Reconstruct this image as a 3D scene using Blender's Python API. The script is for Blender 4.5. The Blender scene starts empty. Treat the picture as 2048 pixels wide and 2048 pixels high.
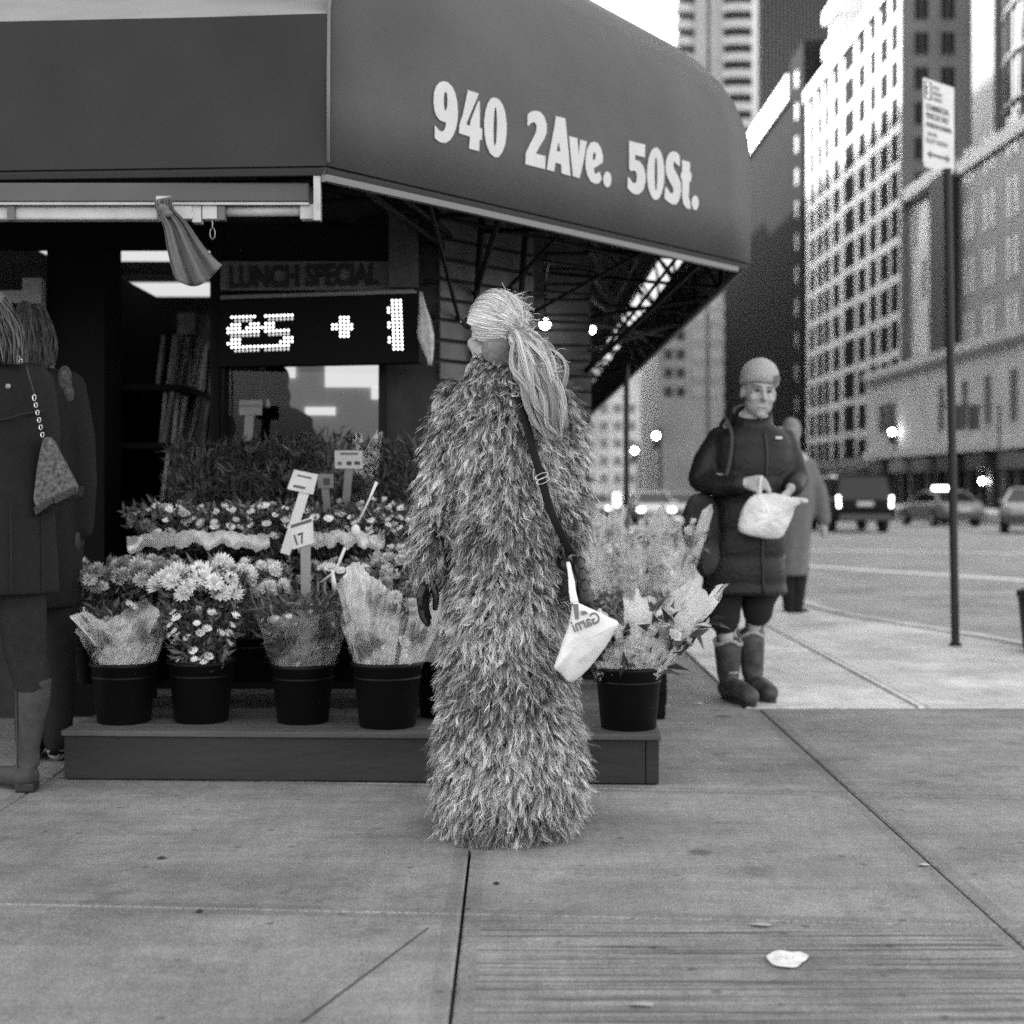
import bpy, bmesh, math, random
import numpy as np
from mathutils import Vector, Matrix, geometry
from mathutils.bvhtree import BVHTree
random.seed(7); rng = np.random.default_rng(7)
S = bpy.context.scene; C = S.collection; PI = math.pi
R_ = math.radians
# ------------------------------------------------------------------ camera
F = 2926.0; CX = 1024.0; HY = 975.0; EYE = 1.12
cam = bpy.data.objects.new('camera', bpy.data.cameras.new('camera')); C.objects.link(cam)
cam.location = (0, 0, EYE); cam.rotation_euler = (R_(90), 0, 0)
cam.data.sensor_width = 56; cam.data.sensor_fit = 'HORIZONTAL'; cam.data.lens = 80
cam.data.shift_y = -(1024 - HY) / 2048.0
cam.data.clip_end = 3000; cam.data.clip_start = 0.05
cam.data.dof.use_dof = True; cam.data.dof.focus_distance = 4.72; cam.data.dof.aperture_fstop = 3.5
S.camera = cam
# ------------------------------------------------------------------ world, sun, exposure
SUN_AZ = Vector((-0.70, 0.71, 0)).normalized(); SUN_EL = R_(26)
w = bpy.data.worlds.new('World'); S.world = w; w.use_nodes = True
nt = w.node_tree; nt.nodes.clear()
sky = nt.nodes.new('ShaderNodeTexSky'); sky.sky_type = 'NISHITA'; sky.sun_disc = False
sky.sun_elevation = SUN_EL; sky.sun_rotation = math.atan2(SUN_AZ.x, SUN_AZ.y)
sky.air_density = 1.0; sky.dust_density = 4.0; sky.ozone_density = 1.0
bw = nt.nodes.new('ShaderNodeRGBToBW'); bg = nt.nodes.new('ShaderNodeBackground'); wo = nt.nodes.new('ShaderNodeOutputWorld')
nt.links.new(sky.outputs[0], bw.inputs[0]); nt.links.new(bw.outputs[0], bg.inputs[0]); nt.links.new(bg.outputs[0], wo.inputs[0])
bg.inputs[1].default_value = 0.15
sl = bpy.data.lights.new('sun', 'SUN'); sl.energy = 2.0; sl.angle = R_(1.2); sl.color = (1, 1, 1)
so = bpy.data.objects.new('sun', sl); C.objects.link(so)
sd = Vector((SUN_AZ.x * math.cos(SUN_EL), SUN_AZ.y * math.cos(SUN_EL), math.sin(SUN_EL)))
so.rotation_euler = sd.to_track_quat('Z', 'Y').to_euler(); so.location = (0, 0, 60)
S.view_settings.view_transform = 'Standard'; S.view_settings.look = 'None'
S.view_settings.exposure = 2.85; S.view_settings.gamma = 1
S.render.engine = 'CYCLES'
S.cycles.max_bounces = 6; S.cycles.transparent_max_bounces = 24; S.cycles.transmission_bounces = 4
S.cycles.caustics_reflective = False; S.cycles.caustics_refractive = False
S.cycles.sample_clamp_indirect = 1.6; S.cycles.use_denoising = False; S.cycles.use_adaptive_sampling = False

# ------------------------------------------------------------------ helpers
def P(px, py, Y):
    return Vector(((px - CX) / F * Y, Y, EYE - (py - HY) / F * Y))
def K(px, Y): return px / F * Y
MATS = {}
def mat(name, v, rough=.7, var=0.0, scale=8., bump=0.0, bscale=60., metal=0., spec=.4, emit=0., stretch=(1, 1, 1), attr=None, trans=0., detail=4, sheen=0.):
    if name in MATS: return MATS[name]
    m = bpy.data.materials.new(name); m.use_nodes = True; n = m.node_tree; L = n.links
    b = n.nodes['Principled BSDF']; b.inputs['Roughness'].default_value = rough; b.inputs['Metallic'].default_value = metal
    b.inputs['Specular IOR Level'].default_value = spec
    if sheen: b.inputs['Sheen Weight'].default_value = sheen
    b.inputs['Base Color'].default_value = (v, v, v, 1)
    tc = n.nodes.new('ShaderNodeTexCoord'); mp = n.nodes.new('ShaderNodeMapping'); mp.inputs['Scale'].default_value = stretch
    L.new(tc.outputs['Object'], mp.inputs[0])
    col = None
    if attr:
        a = n.nodes.new('ShaderNodeAttribute'); a.attribute_name = attr; col = a.outputs['Color']
        L.new(col, b.inputs['Base Color'])
    elif var > 0:
        t = n.nodes.new('ShaderNodeTexNoise'); t.inputs['Scale'].default_value = scale; t.inputs['Detail'].default_value = detail
        L.new(mp.outputs[0], t.inputs[0])
        r = n.nodes.new('ShaderNodeMapRange'); r.inputs[1].default_value = .3; r.inputs[2].default_value = .7
        r.inputs[3].default_value = max(0, v * (1 - var)); r.inputs[4].default_value = min(1, v * (1 + var))
        L.new(t.outputs[0], r.inputs[0]); cc = n.nodes.new('ShaderNodeCombineColor')
        for i in range(3): L.new(r.outputs[0], cc.inputs[i])
        L.new(cc.outputs[0], b.inputs['Base Color'])
    if bump > 0:
        t = n.nodes.new('ShaderNodeTexNoise'); t.inputs['Scale'].default_value = bscale; t.inputs['Detail'].default_value = 6
        L.new(mp.outputs[0], t.inputs[0]); bp = n.nodes.new('ShaderNodeBump'); bp.inputs['Strength'].default_value = bump
        bp.inputs['Distance'].default_value = .01
        L.new(t.outputs[0], bp.inputs['Height']); L.new(bp.outputs[0], b.inputs['Normal'])
    if emit > 0:
        b.inputs['Emission Color'].default_value = (1, 1, 1, 1); b.inputs['Emission Strength'].default_value = emit
    if trans > 0:
        tr = n.nodes.new('ShaderNodeBsdfTransparent'); mx = n.nodes.new('ShaderNodeMixShader')
        mx.inputs[0].default_value = trans
        L.new(b.outputs[0], mx.inputs[1]); L.new(tr.outputs[0], mx.inputs[2]); L.new(mx.outputs[0], n.nodes['Material Output'].inputs[0])
    MATS[name] = m; return m

def link(name, me, m=None, parent=None):
    o = bpy.data.objects.new(name, me); C.objects.link(o)
    if m is not None:
        for x in (m if isinstance(m, (list, tuple)) else [m]): me.materials.append(x)
    if parent is not None:
        o.parent = parent; q = parent; tot = Vector((0, 0, 0))
        while q is not None: tot += q.location; q = q.parent
        o.location = -tot
    return o
def tag(o, label=None, cat=None, group=None, kind=None):
    if label: o['label'] = label
    if cat: o['category'] = cat
    if group: o['group'] = group
    if kind: o['kind'] = kind
    return o
def thing(name, label, cat, loc=(0, 0, 0), group=None):
    o = bpy.data.objects.new(name, None); C.objects.link(o); o.location = loc; o.empty_display_size = .1
    return tag(o, label, cat, group)
def copy_tree(o, parent=None):
    c = o.copy(); C.objects.link(c)
    if parent is not None: c.parent = parent
    for ch in list(o.children): copy_tree(ch, c)
    return c

class MB:
    """collects geometry for one mesh"""
    def __init__(s): s.v = []; s.f = []; s.mi = []
    def add(s, vs, fs, mi=0):
        n = len(s.v); s.v += [tuple(x) for x in vs]; s.f += [tuple(i + n for i in f) for f in fs]; s.mi += [mi] * len(fs); return s
    def box(s, lo, hi, mi=0, M=None):
        x0, y0, z0 = lo; x1, y1, z1 = hi
        vs = [Vector(p) for p in ((x0,y0,z0),(x1,y0,z0),(x1,y1,z0),(x0,y1,z0),(x0,y0,z1),(x1,y0,z1),(x1,y1,z1),(x0,y1,z1))]
        if M is not None: vs = [M @ p for p in vs]
        return s.add(vs, [(0,3,2,1),(4,5,6,7),(0,1,5,4),(1,2,6,5),(2,3,7,6),(3,0,4,7)], mi)
    def tube(s, pts, rad, n=8, mi=0, cap=True, flat=1.0, up=None):
        pts = [Vector(p) for p in pts]
        if not isinstance(rad, (list, tuple)): rad = [rad] * len(pts)
        base = len(s.v); vs = []; ref = Vector(up) if up else None
        for i, p in enumerate(pts):
            t = (pts[min(i + 1, len(pts) - 1)] - pts[max(i - 1, 0)]); t = t.normalized() if t.length > 1e-9 else Vector((0, 0, 1))
            if ref is None: ref = Vector((0, 0, 1)) if abs(t.z) < .9 else Vector((0, 1, 0))
            a = t.cross(ref); a = a.normalized() if a.length > 1e-6 else t.orthogonal().normalized(); b = a.cross(t).normalized()
            if not up: ref = b
            for k in range(n):
                th = 2 * PI * k / n; vs.append(p + a * (math.cos(th) * rad[i]) + b * (math.sin(th) * rad[i] * flat))
        fs = []
        for i in range(len(pts) - 1):
            for k in range(n):
                fs.append((i * n + k, i * n + (k + 1) % n, (i + 1) * n + (k + 1) % n, (i + 1) * n + k))
        if cap: fs.append(tuple(range(n))[::-1]); fs.append(tuple((len(pts) - 1) * n + k for k in range(n)))
        return s.add(vs, fs, mi)
    def rings(s, rings, mi=0, cap=True):
        n = len(rings[0]); vs = [p for r in rings for p in r]; fs = []
        for i in range(len(rings) - 1):
            for k in range(n): fs.append((i * n + k, i * n + (k + 1) % n, (i + 1) * n + (k + 1) % n, (i + 1) * n + k))
        if cap: fs.append(tuple(range(n))[::-1]); fs.append(tuple((len(rings) - 1) * n + k for k in range(n)))
        return s.add(vs, fs, mi)
    def ell(s, c, r, M=None, nu=14, nv=10, mi=0):
        c = Vector(c); vs = []; 
        if not isinstance(r, (list, tuple)): r = (r, r, r)
        for j in range(1, nv):
            ph = PI * j / nv
            for k in range(nu):
                th = 2 * PI * k / nu; p = Vector((r[0]*math.sin(ph)*math.cos(th), r[1]*math.sin(ph)*math.sin(th), r[2]*math.cos(ph)))
                vs.append(c + (M @ p if M is not None else p))
        top = len(vs); a = Vector((0,0,r[2])); vs.append(c + (M @ a if M is not None else a)); vs.append(c - (M @ a if M is not None else a))
        fs = []
        for j in range(nv - 2):
            for k in range(nu): fs.append((j*nu+k, (j+1)*nu+k, (j+1)*nu+(k+1)%nu, j*nu+(k+1)%nu))
        for k in range(nu): fs.append((top, k, (k+1)%nu)); fs.append((top+1, (nv-2)*nu+(k+1)%nu, (nv-2)*nu+k))
        return s.add(vs, fs, mi)
    def caps(s, p0, r0, p1, r1, n=12):
        p0 = Vector(p0); p1 = Vector(p1); d = (p1 - p0); L = d.length
        if L < 1e-6: return s.ell(p0, max(r0, r1))
        d /= L; a = d.orthogonal().normalized(); b = d.cross(a); rs = []
        prof = [(-math.cos(t) * r0, math.sin(t) * r0) for t in (.15, .6, 1.1)] + [(0, r0), (L, r1)] + [(L + math.cos(t) * r1, math.sin(t) * r1) for t in (1.1, .6, .15)]
        for x, r in prof: rs.append([p0 + d * x + a * (r * math.cos(2*PI*k/n)) + b * (r * math.sin(2*PI*k/n)) for k in range(n)])
        return s.rings(rs)
    def lathe(s, prof, c=(0,0,0), n=24, mi=0, cap=True):
        c = Vector(c)
        return s.rings([[c + Vector((r*math.cos(2*PI*k/n), r*math.sin(2*PI*k/n), z)) for k in range(n)] for r, z in prof], mi, cap)
    def mesh(s, name, smooth=False):
        me = bpy.data.meshes.new(name); me.from_pydata(s.v, [], s.f); me.update()
        me.polygons.foreach_set('material_index', s.mi)
        if smooth: me.polygons.foreach_set('use_smooth', [True] * len(me.polygons))
        return me
    def build(s, name, m, parent=None, smooth=False, bevel=0, sub=0, fix=True, auto=False):
        me = s.mesh(name, smooth)
        if fix:
            bm = bmesh.new(); bm.from_mesh(me); bmesh.ops.recalc_face_normals(bm, faces=bm.faces); bm.to_mesh(me); bm.free()
        o = link(name, me, m, parent)
        if bevel:
            b = o.modifiers.new('bevel', 'BEVEL'); b.width = bevel; b.segments = 2; b.limit_method = 'ANGLE'
        if sub:
            b = o.modifiers.new('sub', 'SUBSURF'); b.levels = sub; b.render_levels = sub
        return o
def bake(o):
    dg = bpy.context.evaluated_depsgraph_get(); me = bpy.data.meshes.new_from_object(o.evaluated_get(dg)); old = o.data
    o.modifiers.clear(); o.data = me; bpy.data.meshes.remove(old); return o
def blob(mb, name, m, parent=None, voxel=.012, smooth=3, disp=0, dscale=.1):
    o = link(name, mb.mesh(name), m, parent)
    r = o.modifiers.new('r', 'REMESH'); r.mode = 'VOXEL'; r.voxel_size = voxel; r.use_smooth_shade = True
    k = o.modifiers.new('s', 'SMOOTH'); k.iterations = smooth; k.factor = .6
    mm = list(o.data.materials)
    bake(o)
    if not o.data.materials:
        for x in mm: o.data.materials.append(x)
    return o
def text_mesh(txt, size, bold=0.0, ext=0.0, align='LEFT', sx=1.0, mirror=False):
    cu = bpy.data.curves.new('lettering', 'FONT'); cu.body = txt; cu.size = size; cu.offset = bold; cu.extrude = ext; cu.align_x = align; cu.resolution_u = 3
    o = bpy.data.objects.new('lettering', cu); C.objects.link(o); dg = bpy.context.evaluated_depsgraph_get()
    me = bpy.data.meshes.new_from_object(o.evaluated_get(dg)); bpy.data.objects.remove(o)
    k = -sx if mirror else sx
    me.transform(Matrix.Diagonal((k, 1, 1, 1)))
    return me
def frame(o, xdir, ydir):
    x = Vector(xdir).normalized(); y = Vector(ydir); y = (y - x * y.dot(x)).normalized(); z = x.cross(y)
    M = Matrix((x, y, z)).transposed().to_4x4(); M.translation = Vector(o); return M
def text_on(txt, M, size, m, parent, bold=0, sx=1, align='LEFT', name='lettering', mirror=False, ext=.0004):
    me = text_mesh(txt, size, bold, ext, align, sx, mirror); me.transform(M); return link(name, me, m, parent)
def ribbons(Pts, W, tone=None, side=None):
    """Pts (N,K,3) centre lines, W (K,) or (N,K) half widths -> mesh of tapered ribbons with a pigment attribute"""
    N, Kk, _ = Pts.shape
    T = np.gradient(Pts, axis=1); T /= np.linalg.norm(T, axis=2, keepdims=True) + 1e-9
    if side is None: side = rng.normal(size=(N, 1, 3))
    B = np.cross(T, side); B /= np.linalg.norm(B, axis=2, keepdims=True) + 1e-9
    if np.ndim(W) == 1: W = np.broadcast_to(W, (N, Kk))
    V = np.stack([Pts - B * W[..., None], Pts + B * W[..., None]], axis=2).reshape(-1, 3)
    i = (np.arange(N)[:, None] * Kk + np.arange(Kk - 1)[None, :]).ravel() * 2
    Fc = np.stack([i, i + 1, i + 3, i + 2], 1)
    me = bpy.data.meshes.new('strands'); me.vertices.add(len(V)); me.vertices.foreach_set('co', V.ravel().astype(np.float32))
    me.loops.add(Fc.size); me.loops.foreach_set('vertex_index', Fc.ravel().astype(np.int32))
    me.polygons.add(len(Fc)); me.polygons.foreach_set('loop_start', (np.arange(len(Fc)) * 4).astype(np.int32))
    me.polygons.foreach_set('use_smooth', np.ones(len(Fc), dtype=bool))
    me.update(calc_edges=True)
    if tone is not None:
        at = me.color_attributes.new('pigment', 'FLOAT_COLOR', 'POINT')
        t = np.repeat(tone.reshape(-1), 2); c = np.stack([t, t, t, np.ones_like(t)], 1)
        at.data.foreach_set('color', c.ravel().astype(np.float32))
    return me
def sample_surface(me, n, wfun=None):
    me.calc_loop_triangles(); nt_ = len(me.loop_triangles); tv = np.zeros(nt_ * 3, dtype=np.int32); me.loop_triangles.foreach_get('vertices', tv)
    tv = tv.reshape(-1, 3); co = np.zeros(len(me.vertices) * 3); me.vertices.foreach_get('co', co); co = co.reshape(-1, 3)
    a, b, c = co[tv[:, 0]], co[tv[:, 1]], co[tv[:, 2]]; nr = np.cross(b - a, c - a); ar = np.linalg.norm(nr, axis=1)
    nr = nr / (ar[:, None] + 1e-12); wgt = ar.copy()
    if wfun is not None: wgt *= wfun((a + b + c) / 3, nr)
    idx = rng.choice(nt_, n, p=wgt / wgt.sum()); u = rng.random((n, 2)); fl = u.sum(1) > 1; u[fl] = 1 - u[fl]
    return a[idx] + (b - a)[idx] * u[:, :1] + (c - a)[idx] * u[:, 1:], nr[idx]
def vnoise(p, s, seed=0):
    """smooth pseudo noise, vector valued"""
    q = p * s; o = []
    for k in range(3):
        r = np.random.default_rng(seed + k); acc = 0
        for j in range(4):
            d = r.normal(size=3); acc = acc + np.sin(q @ d * (1 + .6 * j) + r.random() * 6.28) / (1 + .4 * j)
        o.append(acc)
    return np.stack(o, 1) / 2
def smooth_path(pts, n):
    pts = [Vector(p) for p in pts]; out = []
    for i in range(len(pts) - 1):
        p0 = pts[max(i-1,0)]; p1 = pts[i]; p2 = pts[i+1]; p3 = pts[min(i+2,len(pts)-1)]
        for k in range(n):
            t = k / n; out.append(.5*((2*p1) + (p2-p0)*t + (2*p0-5*p1+4*p2-p3)*t*t + (3*p1-p0-3*p2+p3)*t**3))
    out.append(pts[-1]); return out
# ================================================================== materials of the setting
def concrete(name, v, line=False, warm=0):
    m = bpy.data.materials.new(name); m.use_nodes = True; n = m.node_tree; L = n.links; b = n.nodes['Principled BSDF']
    b.inputs['Roughness'].default_value = .88; b.inputs['Specular IOR Level'].default_value = .25
    geo = n.nodes.new('ShaderNodeNewGeometry')
    def noise(sc, det=4, st=(1,1,1), rough=.6):
        mp = n.nodes.new('ShaderNodeMapping'); mp.inputs['Scale'].default_value = st; L.new(geo.outputs['Position'], mp.inputs[0])
        t = n.nodes.new('ShaderNodeTexNoise'); t.inputs['Scale'].default_value = sc; t.inputs['Detail'].default_value = det; t.inputs['Roughness'].default_value = rough
        L.new(mp.outputs[0], t.inputs[0]); return t.outputs[0]
    def rng_(src, a, b_, lo, hi):
        r = n.nodes.new('ShaderNodeMapRange'); r.inputs[1].default_value = a; r.inputs[2].default_value = b_; r.inputs[3].default_value = lo; r.inputs[4].default_value = hi
        L.new(src, r.inputs[0]); return r.outputs[0]
    def mul(a, c):
        q = n.nodes.new('ShaderNodeMath'); q.operation = 'MULTIPLY'; L.new(a, q.inputs[0])
        if isinstance(c, float): q.inputs[1].default_value = c
        else: L.new(c, q.inputs[1])
        return q.outputs[0]
    cur = rng_(noise(1.1, 6), .3, .7, .66, 1.26)
    cur = mul(cur, rng_(noise(6, 6), .3, .7, .84, 1.14))
    cur = mul(cur, rng_(noise(150, 2), .32, .68, .62, 1.36))
    cur = mul(cur, rng_(noise(480, 1), .3, .7, .55, 1.45))
    cur = mul(cur, rng_(noise(38, 4), .3, .7, .86, 1.14))
    cur = mul(cur, rng_(noise(260, 1), .70, .74, 1.0, .35))
    cur = mul(cur, rng_(noise(14, 3, (.12, 1, 1)), .3, .7, .9, 1.1)); cur = mul(cur, rng_(noise(3.3, 7, (1, 1, 1), .75), .56, .66, 1.0, .74)); cur = mul(cur, rng_(noise(30, 3, (1, .08, 1)), .3, .7, .93, 1.07))
    for sc, th, dk in ((1.3, .045, .5), (3.1, .05, .72), (7.3, .07, .6)):   # old gum and grease spots
        vo = n.nodes.new('ShaderNodeTexVoronoi'); vo.inputs['Scale'].default_value = sc; L.new(geo.outputs['Position'], vo.inputs['Vector'])
        cur = mul(cur, rng_(vo.outputs['Distance'], th, th * 1.5, dk, 1.0))
    if line:   # rough broomed streaks along the slab
        st = noise(62, 3, (.022, 1, 1), .55); g = rng_(st, .47, .60, 1.06, .46)
        st2 = noise(4, 3, (.6, 1, 1)); cur = mul(cur, g)
    cur = mul(cur, float(v)); cc = n.nodes.new('ShaderNodeCombineColor')
    for i in range(3): L.new(cur, cc.inputs[i])
    L.new(cc.outputs[0], b.inputs['Base Color'])
    bp = n.nodes.new('ShaderNodeBump'); bp.inputs['Strength'].default_value = .6; bp.inputs['Distance'].default_value = .004
    h = noise(90, 5); L.new(h, bp.inputs['Height']); L.new(bp.outputs[0], b.inputs['Normal']); return m
CONC = concrete('pavement_concrete', .235); CONCL = concrete('broomed_concrete', .235, True); CONCB = concrete('pale_concrete', .58); ASPH = concrete('worn_asphalt', .34)
JOINT = mat('joint_dirt', .05, .95)

# ------------------------------------------------------------------ pavement slabs, with real gaps between them
def slab(mb, pts, z=0.0, d=.04, g=.004):
    pts = [Vector((x, y, 0)) for x, y in pts]; c = sum(pts, Vector()) / len(pts)
    def ins(k): 
        o = []
        for i, p in enumerate(pts):
            a = (pts[i-1] - p).normalized(); b = (pts[(i+1) % len(pts)] - p).normalized(); o.append(p + (a + b) * k)
        return o
    r = [[Vector((p.x, p.y, z - d)) for p in ins(g)], [Vector((p.x, p.y, z - .006)) for p in ins(g)], [Vector((p.x, p.y, z)) for p in ins(g + .006)], [Vector((p.x, p.y, z)) for p in ins(g + .045)]]
    k = len(mb.f); mb.rings(r); n_ = len(pts)
    for i in range(2 * n_, 3 * n_): mb.mi[k + i] = 1
def yl(y, x, s=-.10): return y + s * x
xs = [-9.6, -8.1, -6.55, -4.98, -3.38, -1.78, -.13, 1.25, 2.75, 4.2, 5.7, 7.2, 9]
ys = [-9.5, -6.4, -3.2, .6, 2.25, 3.83, 5.48, 7.42]
mb = MB(); mbl = MB()
for i in range(len(xs) - 1):
    for j in range(len(ys) - 1):
        x0, x1 = xs[i], xs[i+1]; s0 = -.075 if j < 6 else -.0; s1 = -.11 if j == 5 else (-.075 if j < 5 else 0)
        if j == 6: s0 = -.11
        if ys[j] < 4 and i > 6: x0, x1 = x0, x1
        q = [(x0, yl(ys[j], x0, s0)), (x1, yl(ys[j], x1, s0)), (x1, yl(ys[j+1], x1, s1)), (x0, yl(ys[j+1], x0, s1))]
        if i >= 6 and j in (3, 4): q[0] = (x0 + (.0), q[0][1])
        slab(mbl if (i >= 6 and j in (3, 4)) else mb, q)
for i in range(6): # under and behind the stand
    for j, (y0, y1) in enumerate(((7.42, 9.2), (9.2, 11))): slab(mb, [(xs[i], y0), (xs[i+1], y0), (xs[i+1], y1), (xs[i], y1)])
for j, (y0, y1) in enumerate(((7.42, 9.0), (9.0, 10.6), (10.6, 12.2), (12.2, 13.8))): slab(mb, [(-.13, y0), (1.18, y0), (1.18, y1), (-.13, y1)])
CONCE = concrete('troweled_edge', .20); o = mb.build('sidewalk', [CONC, CONCE], fix=False); tag(o, kind='structure')
o = mbl.build('sidewalk_broomed', [CONCL, CONCE], fix=False); tag(o, kind='structure')
# long thin score across one slab
mb = MB(); a = Vector((-.44, 3.06, .0015)); b = Vector((-.212, 3.72, .0015)); d = (b - a).normalized().cross(Vector((0, 0, 1))) * .0035
mb.add([a - d, a + d, b + d * .6, b - d * .6], [(0, 1, 2, 3)])
o = mb.build('sidewalk_crack', JOINT); tag(o, kind='structure')
# pale corner ramp with a curved kerb
mb = MB(); edge = [(1.19, 13.8), (1.19, 7.45), (9, 7.3), (9, 6.0), (9.6, 6.0), (9.6, 8.1), (4.4, 9.2)]
edge = [(1.19, 7.45), (2.06, 7.43), (2.06, 11.9), (1.19, 13.8)]
slab(mb, edge); slab(mb, [(2.12, 7.43), (3.9, 7.40), (3.72, 9.4), (3.5, 10.8), (3.2, 11.8), (2.6, 12.3), (2.12, 12.4)]); slab(mb, [(3.91, 7.4), (6.4, 7.36), (4.9, 8.0), (4.1, 8.9), (3.73, 9.38)])
slab(mb, [(1.19, 13.81), (2.06, 11.92), (2.12, 12.42), (2.5, 13.2), (2.7, 16), (2.7, 80), (1.19, 80)])
slab(mb, [(-.13, 13.81), (1.18, 13.81), (1.18, 80), (-.13, 80)])
o = mb.build('sidewalk_corner', [CONCB, CONCB], fix=False); tag(o, kind='structure')
mb = MB(); mb.box((2.075, 7.46, -.01), (2.105, 12.3, .005)); o = mb.build('ramp_edge', mat('pale_strip', .62, .9, .15, 20)); tag(o, kind='structure')
# kerb (pale steel faced stone)
kp = [(9.6, 6.9), (6.6, 7.4), (5.0, 8.1), (4.2, 9.0), (3.84, 9.8), (3.6, 10.9), (3.3, 11.9), (3.0, 12.9), (2.88, 14.2), (2.84, 18)]
kp = smooth_path([Vector((x, y, -.058)) for x, y in kp], 5) + [Vector((2.84, 40, -.058)), Vector((2.84, 80, -.058))]; mb = MB(); rs = []
for i, p in enumerate(kp):
    t = (kp[min(i+1, len(kp)-1)] - kp[max(i-1, 0)]).normalized(); nr = Vector((t.y, -t.x, 0))
    rs.append([p - nr * .07 + Vector((0,0,-.1)), p - nr * .07 + Vector((0,0,.062)), p + nr * .06 + Vector((0,0,.062)), p + nr * .075 + Vector((0,0,.045)), p + nr * .075 + Vector((0,0,-.1))])
mb.rings(rs); o = mb.build('kerb', CONCB); tag(o, kind='structure')
bm_ = MB(); q_ = [Vector((p.x, p.y, -.009)) for p in kp] + [Vector((1.19, 80, -.009)), Vector((1.19, 7.46, -.009)), Vector((6.2, 7.44, -.009))]
q_ = q_[:-3]; q_.append(Vector((1.8, 7.3, -.009))); q_.append(Vector((1.19, 80, -.009))); n_ = len(q_)
bm_.add(q_, [(k, k + 1, n_ - 2) for k in range(n_ - 3)] + [(n_ - 3, n_ - 1, n_ - 2)]); o = bm_.build('sidewalk_bed', CONCB, fix=False); tag(o, kind='structure')
# road: slopes gently down and away
def roadz(y): return -.075 - max(0, y - 14) * .0062 if y < 30 else -.175 - (y - 30) * .0095
mb = MB(); yy = [-60, 0, 14, 20, 25, 30, 45, 60, 90, 150, 300, 700]; prev = None
for k, y in enumerate(yy): mb.v += [(-200, y, roadz(y)), (2.9, y, roadz(y)), (400, y, roadz(y))]
for k in range(len(yy) - 1):
    for q in range(2): mb.f.append((k*3+q, k*3+q+1, k*3+q+4, k*3+q+3)); mb.mi.append(0)
o = mb.build('road', ASPH, fix=False); tag(o, kind='structure')
mb = MB(); mb.v = [(-200, -60, -.05), (2.8, -60, -.05), (2.8, 400, -.05), (-200, 400, -.05)]; mb.f = [(0, 1, 2, 3)]; mb.mi = [0]
o = mb.build('ground_under_slabs', JOINT); tag(o, kind='structure')
PAINT = mat('road_paint', .75, .95, .25, 12)
def stripe(mb, a, b, w):
    a = Vector((*a, roadz(a[1]) + .006)); b = Vector((*b, roadz(b[1]) + .006)); n_ = 12; d = (b - a).normalized(); s = Vector((d.y, -d.x, 0)) * w / 2
    for k in range(n_):
        p = a.lerp(b, k / n_); q = a.lerp(b, (k + 1) / n_); p.z = roadz(p.y) + .006; q.z = roadz(q.y) + .006
        mb.add([p - s, p + s, q + s, q - s], [(0, 1, 2, 3)])
mb = MB(); stripe(mb, (3.6, 25.4), (9.6, 13.8), .42); stripe(mb, (5.4, 30.5), (22, 22.4), .42)
stripe(mb, (4.0, 27.0), (4.9, 44), .12)
o = mb.build('crosswalk_lines', PAINT); tag(o, kind='structure')
mb = MB()
for x in (6.2, 9.4, 12.6, 15.8):
    for k in range(9): stripe(mb, (x, 46 + k * 12), (x, 49 + k * 12), .15)
o = mb.build('lane_lines', PAINT); tag(o, kind='structure')
mb = MB(); mb.box((20.5, 25, -3), (60, 400, .0)); 
o = mb.build('far_sidewalk', CONCB); tag(o, kind='structure')

# ================================================================== shop building
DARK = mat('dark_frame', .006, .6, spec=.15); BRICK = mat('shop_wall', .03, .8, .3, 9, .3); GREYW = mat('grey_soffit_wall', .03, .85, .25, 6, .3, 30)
ALU = mat('aluminium', .36, .45, .15, 20, metal=.7); ALUD = mat('dull_aluminium', .2, .5, .2, 20, metal=.3); BLK = mat('black', .003, .7, spec=.12)
shop = thing('shop_building', 'corner shop building standing behind the flower stand and under the big awning', 'building', (-1, 7.3, 0))
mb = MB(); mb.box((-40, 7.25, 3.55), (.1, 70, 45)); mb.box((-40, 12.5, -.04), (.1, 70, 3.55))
mb.build('wall', BRICK, shop)  # upper wall continues unseen above the awning, height set to shade the street
mb = MB(); mb.box((-.62, 7.16, 0), (-.36, 7.4, 3.55)); mb.add([(-.36, 7.16, 0), (.1, 7.72, 0), (.1, 7.72, 3.55), (-.36, 7.16, 3.55), (-.36, 7.4, 0), (-.1, 7.9, 0), (-.1, 7.9, 3.55), (-.36, 7.4, 3.55)], [(0,1,2,3), (4,7,6,5), (0,3,7,4), (1,5,6,2)])
mb.box((-.1, 7.7, 0), (.1, 12.5, 3.55)); mb.box((.1, 9.5, 0), (.5, 69.9, 3.55)); mb.build('corner_wall', mat('corner_wall_paint', .02, .8, .3, 9), shop)
mb = MB(); mb.box((-2.27, 7.14, -.03), (-1.99, 7.45, 2.42)); mb.build('pillar', BLK, shop)
mb = MB(); mb.box((-8, 7.18, 2.4), (-.62, 7.42, 3.55)); mb.build('fascia_wall', GREYW, shop)
mb = MB(); mb.box((-3.2, 7.10, 2.28), (-1.47, 7.178, 2.397)); mb.build('lintel', BLK, shop)
mb = MB(); mb.box((-1.41, 7.2, -.03), (-.62, 7.34, .86)); mb.build('stall_riser', BRICK, shop); mb = MB(); mb.box((-8, 7.1, -.03), (-2.27, 7.3, 1.2)); mb.build('stall_riser', BRICK, shop)
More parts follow.
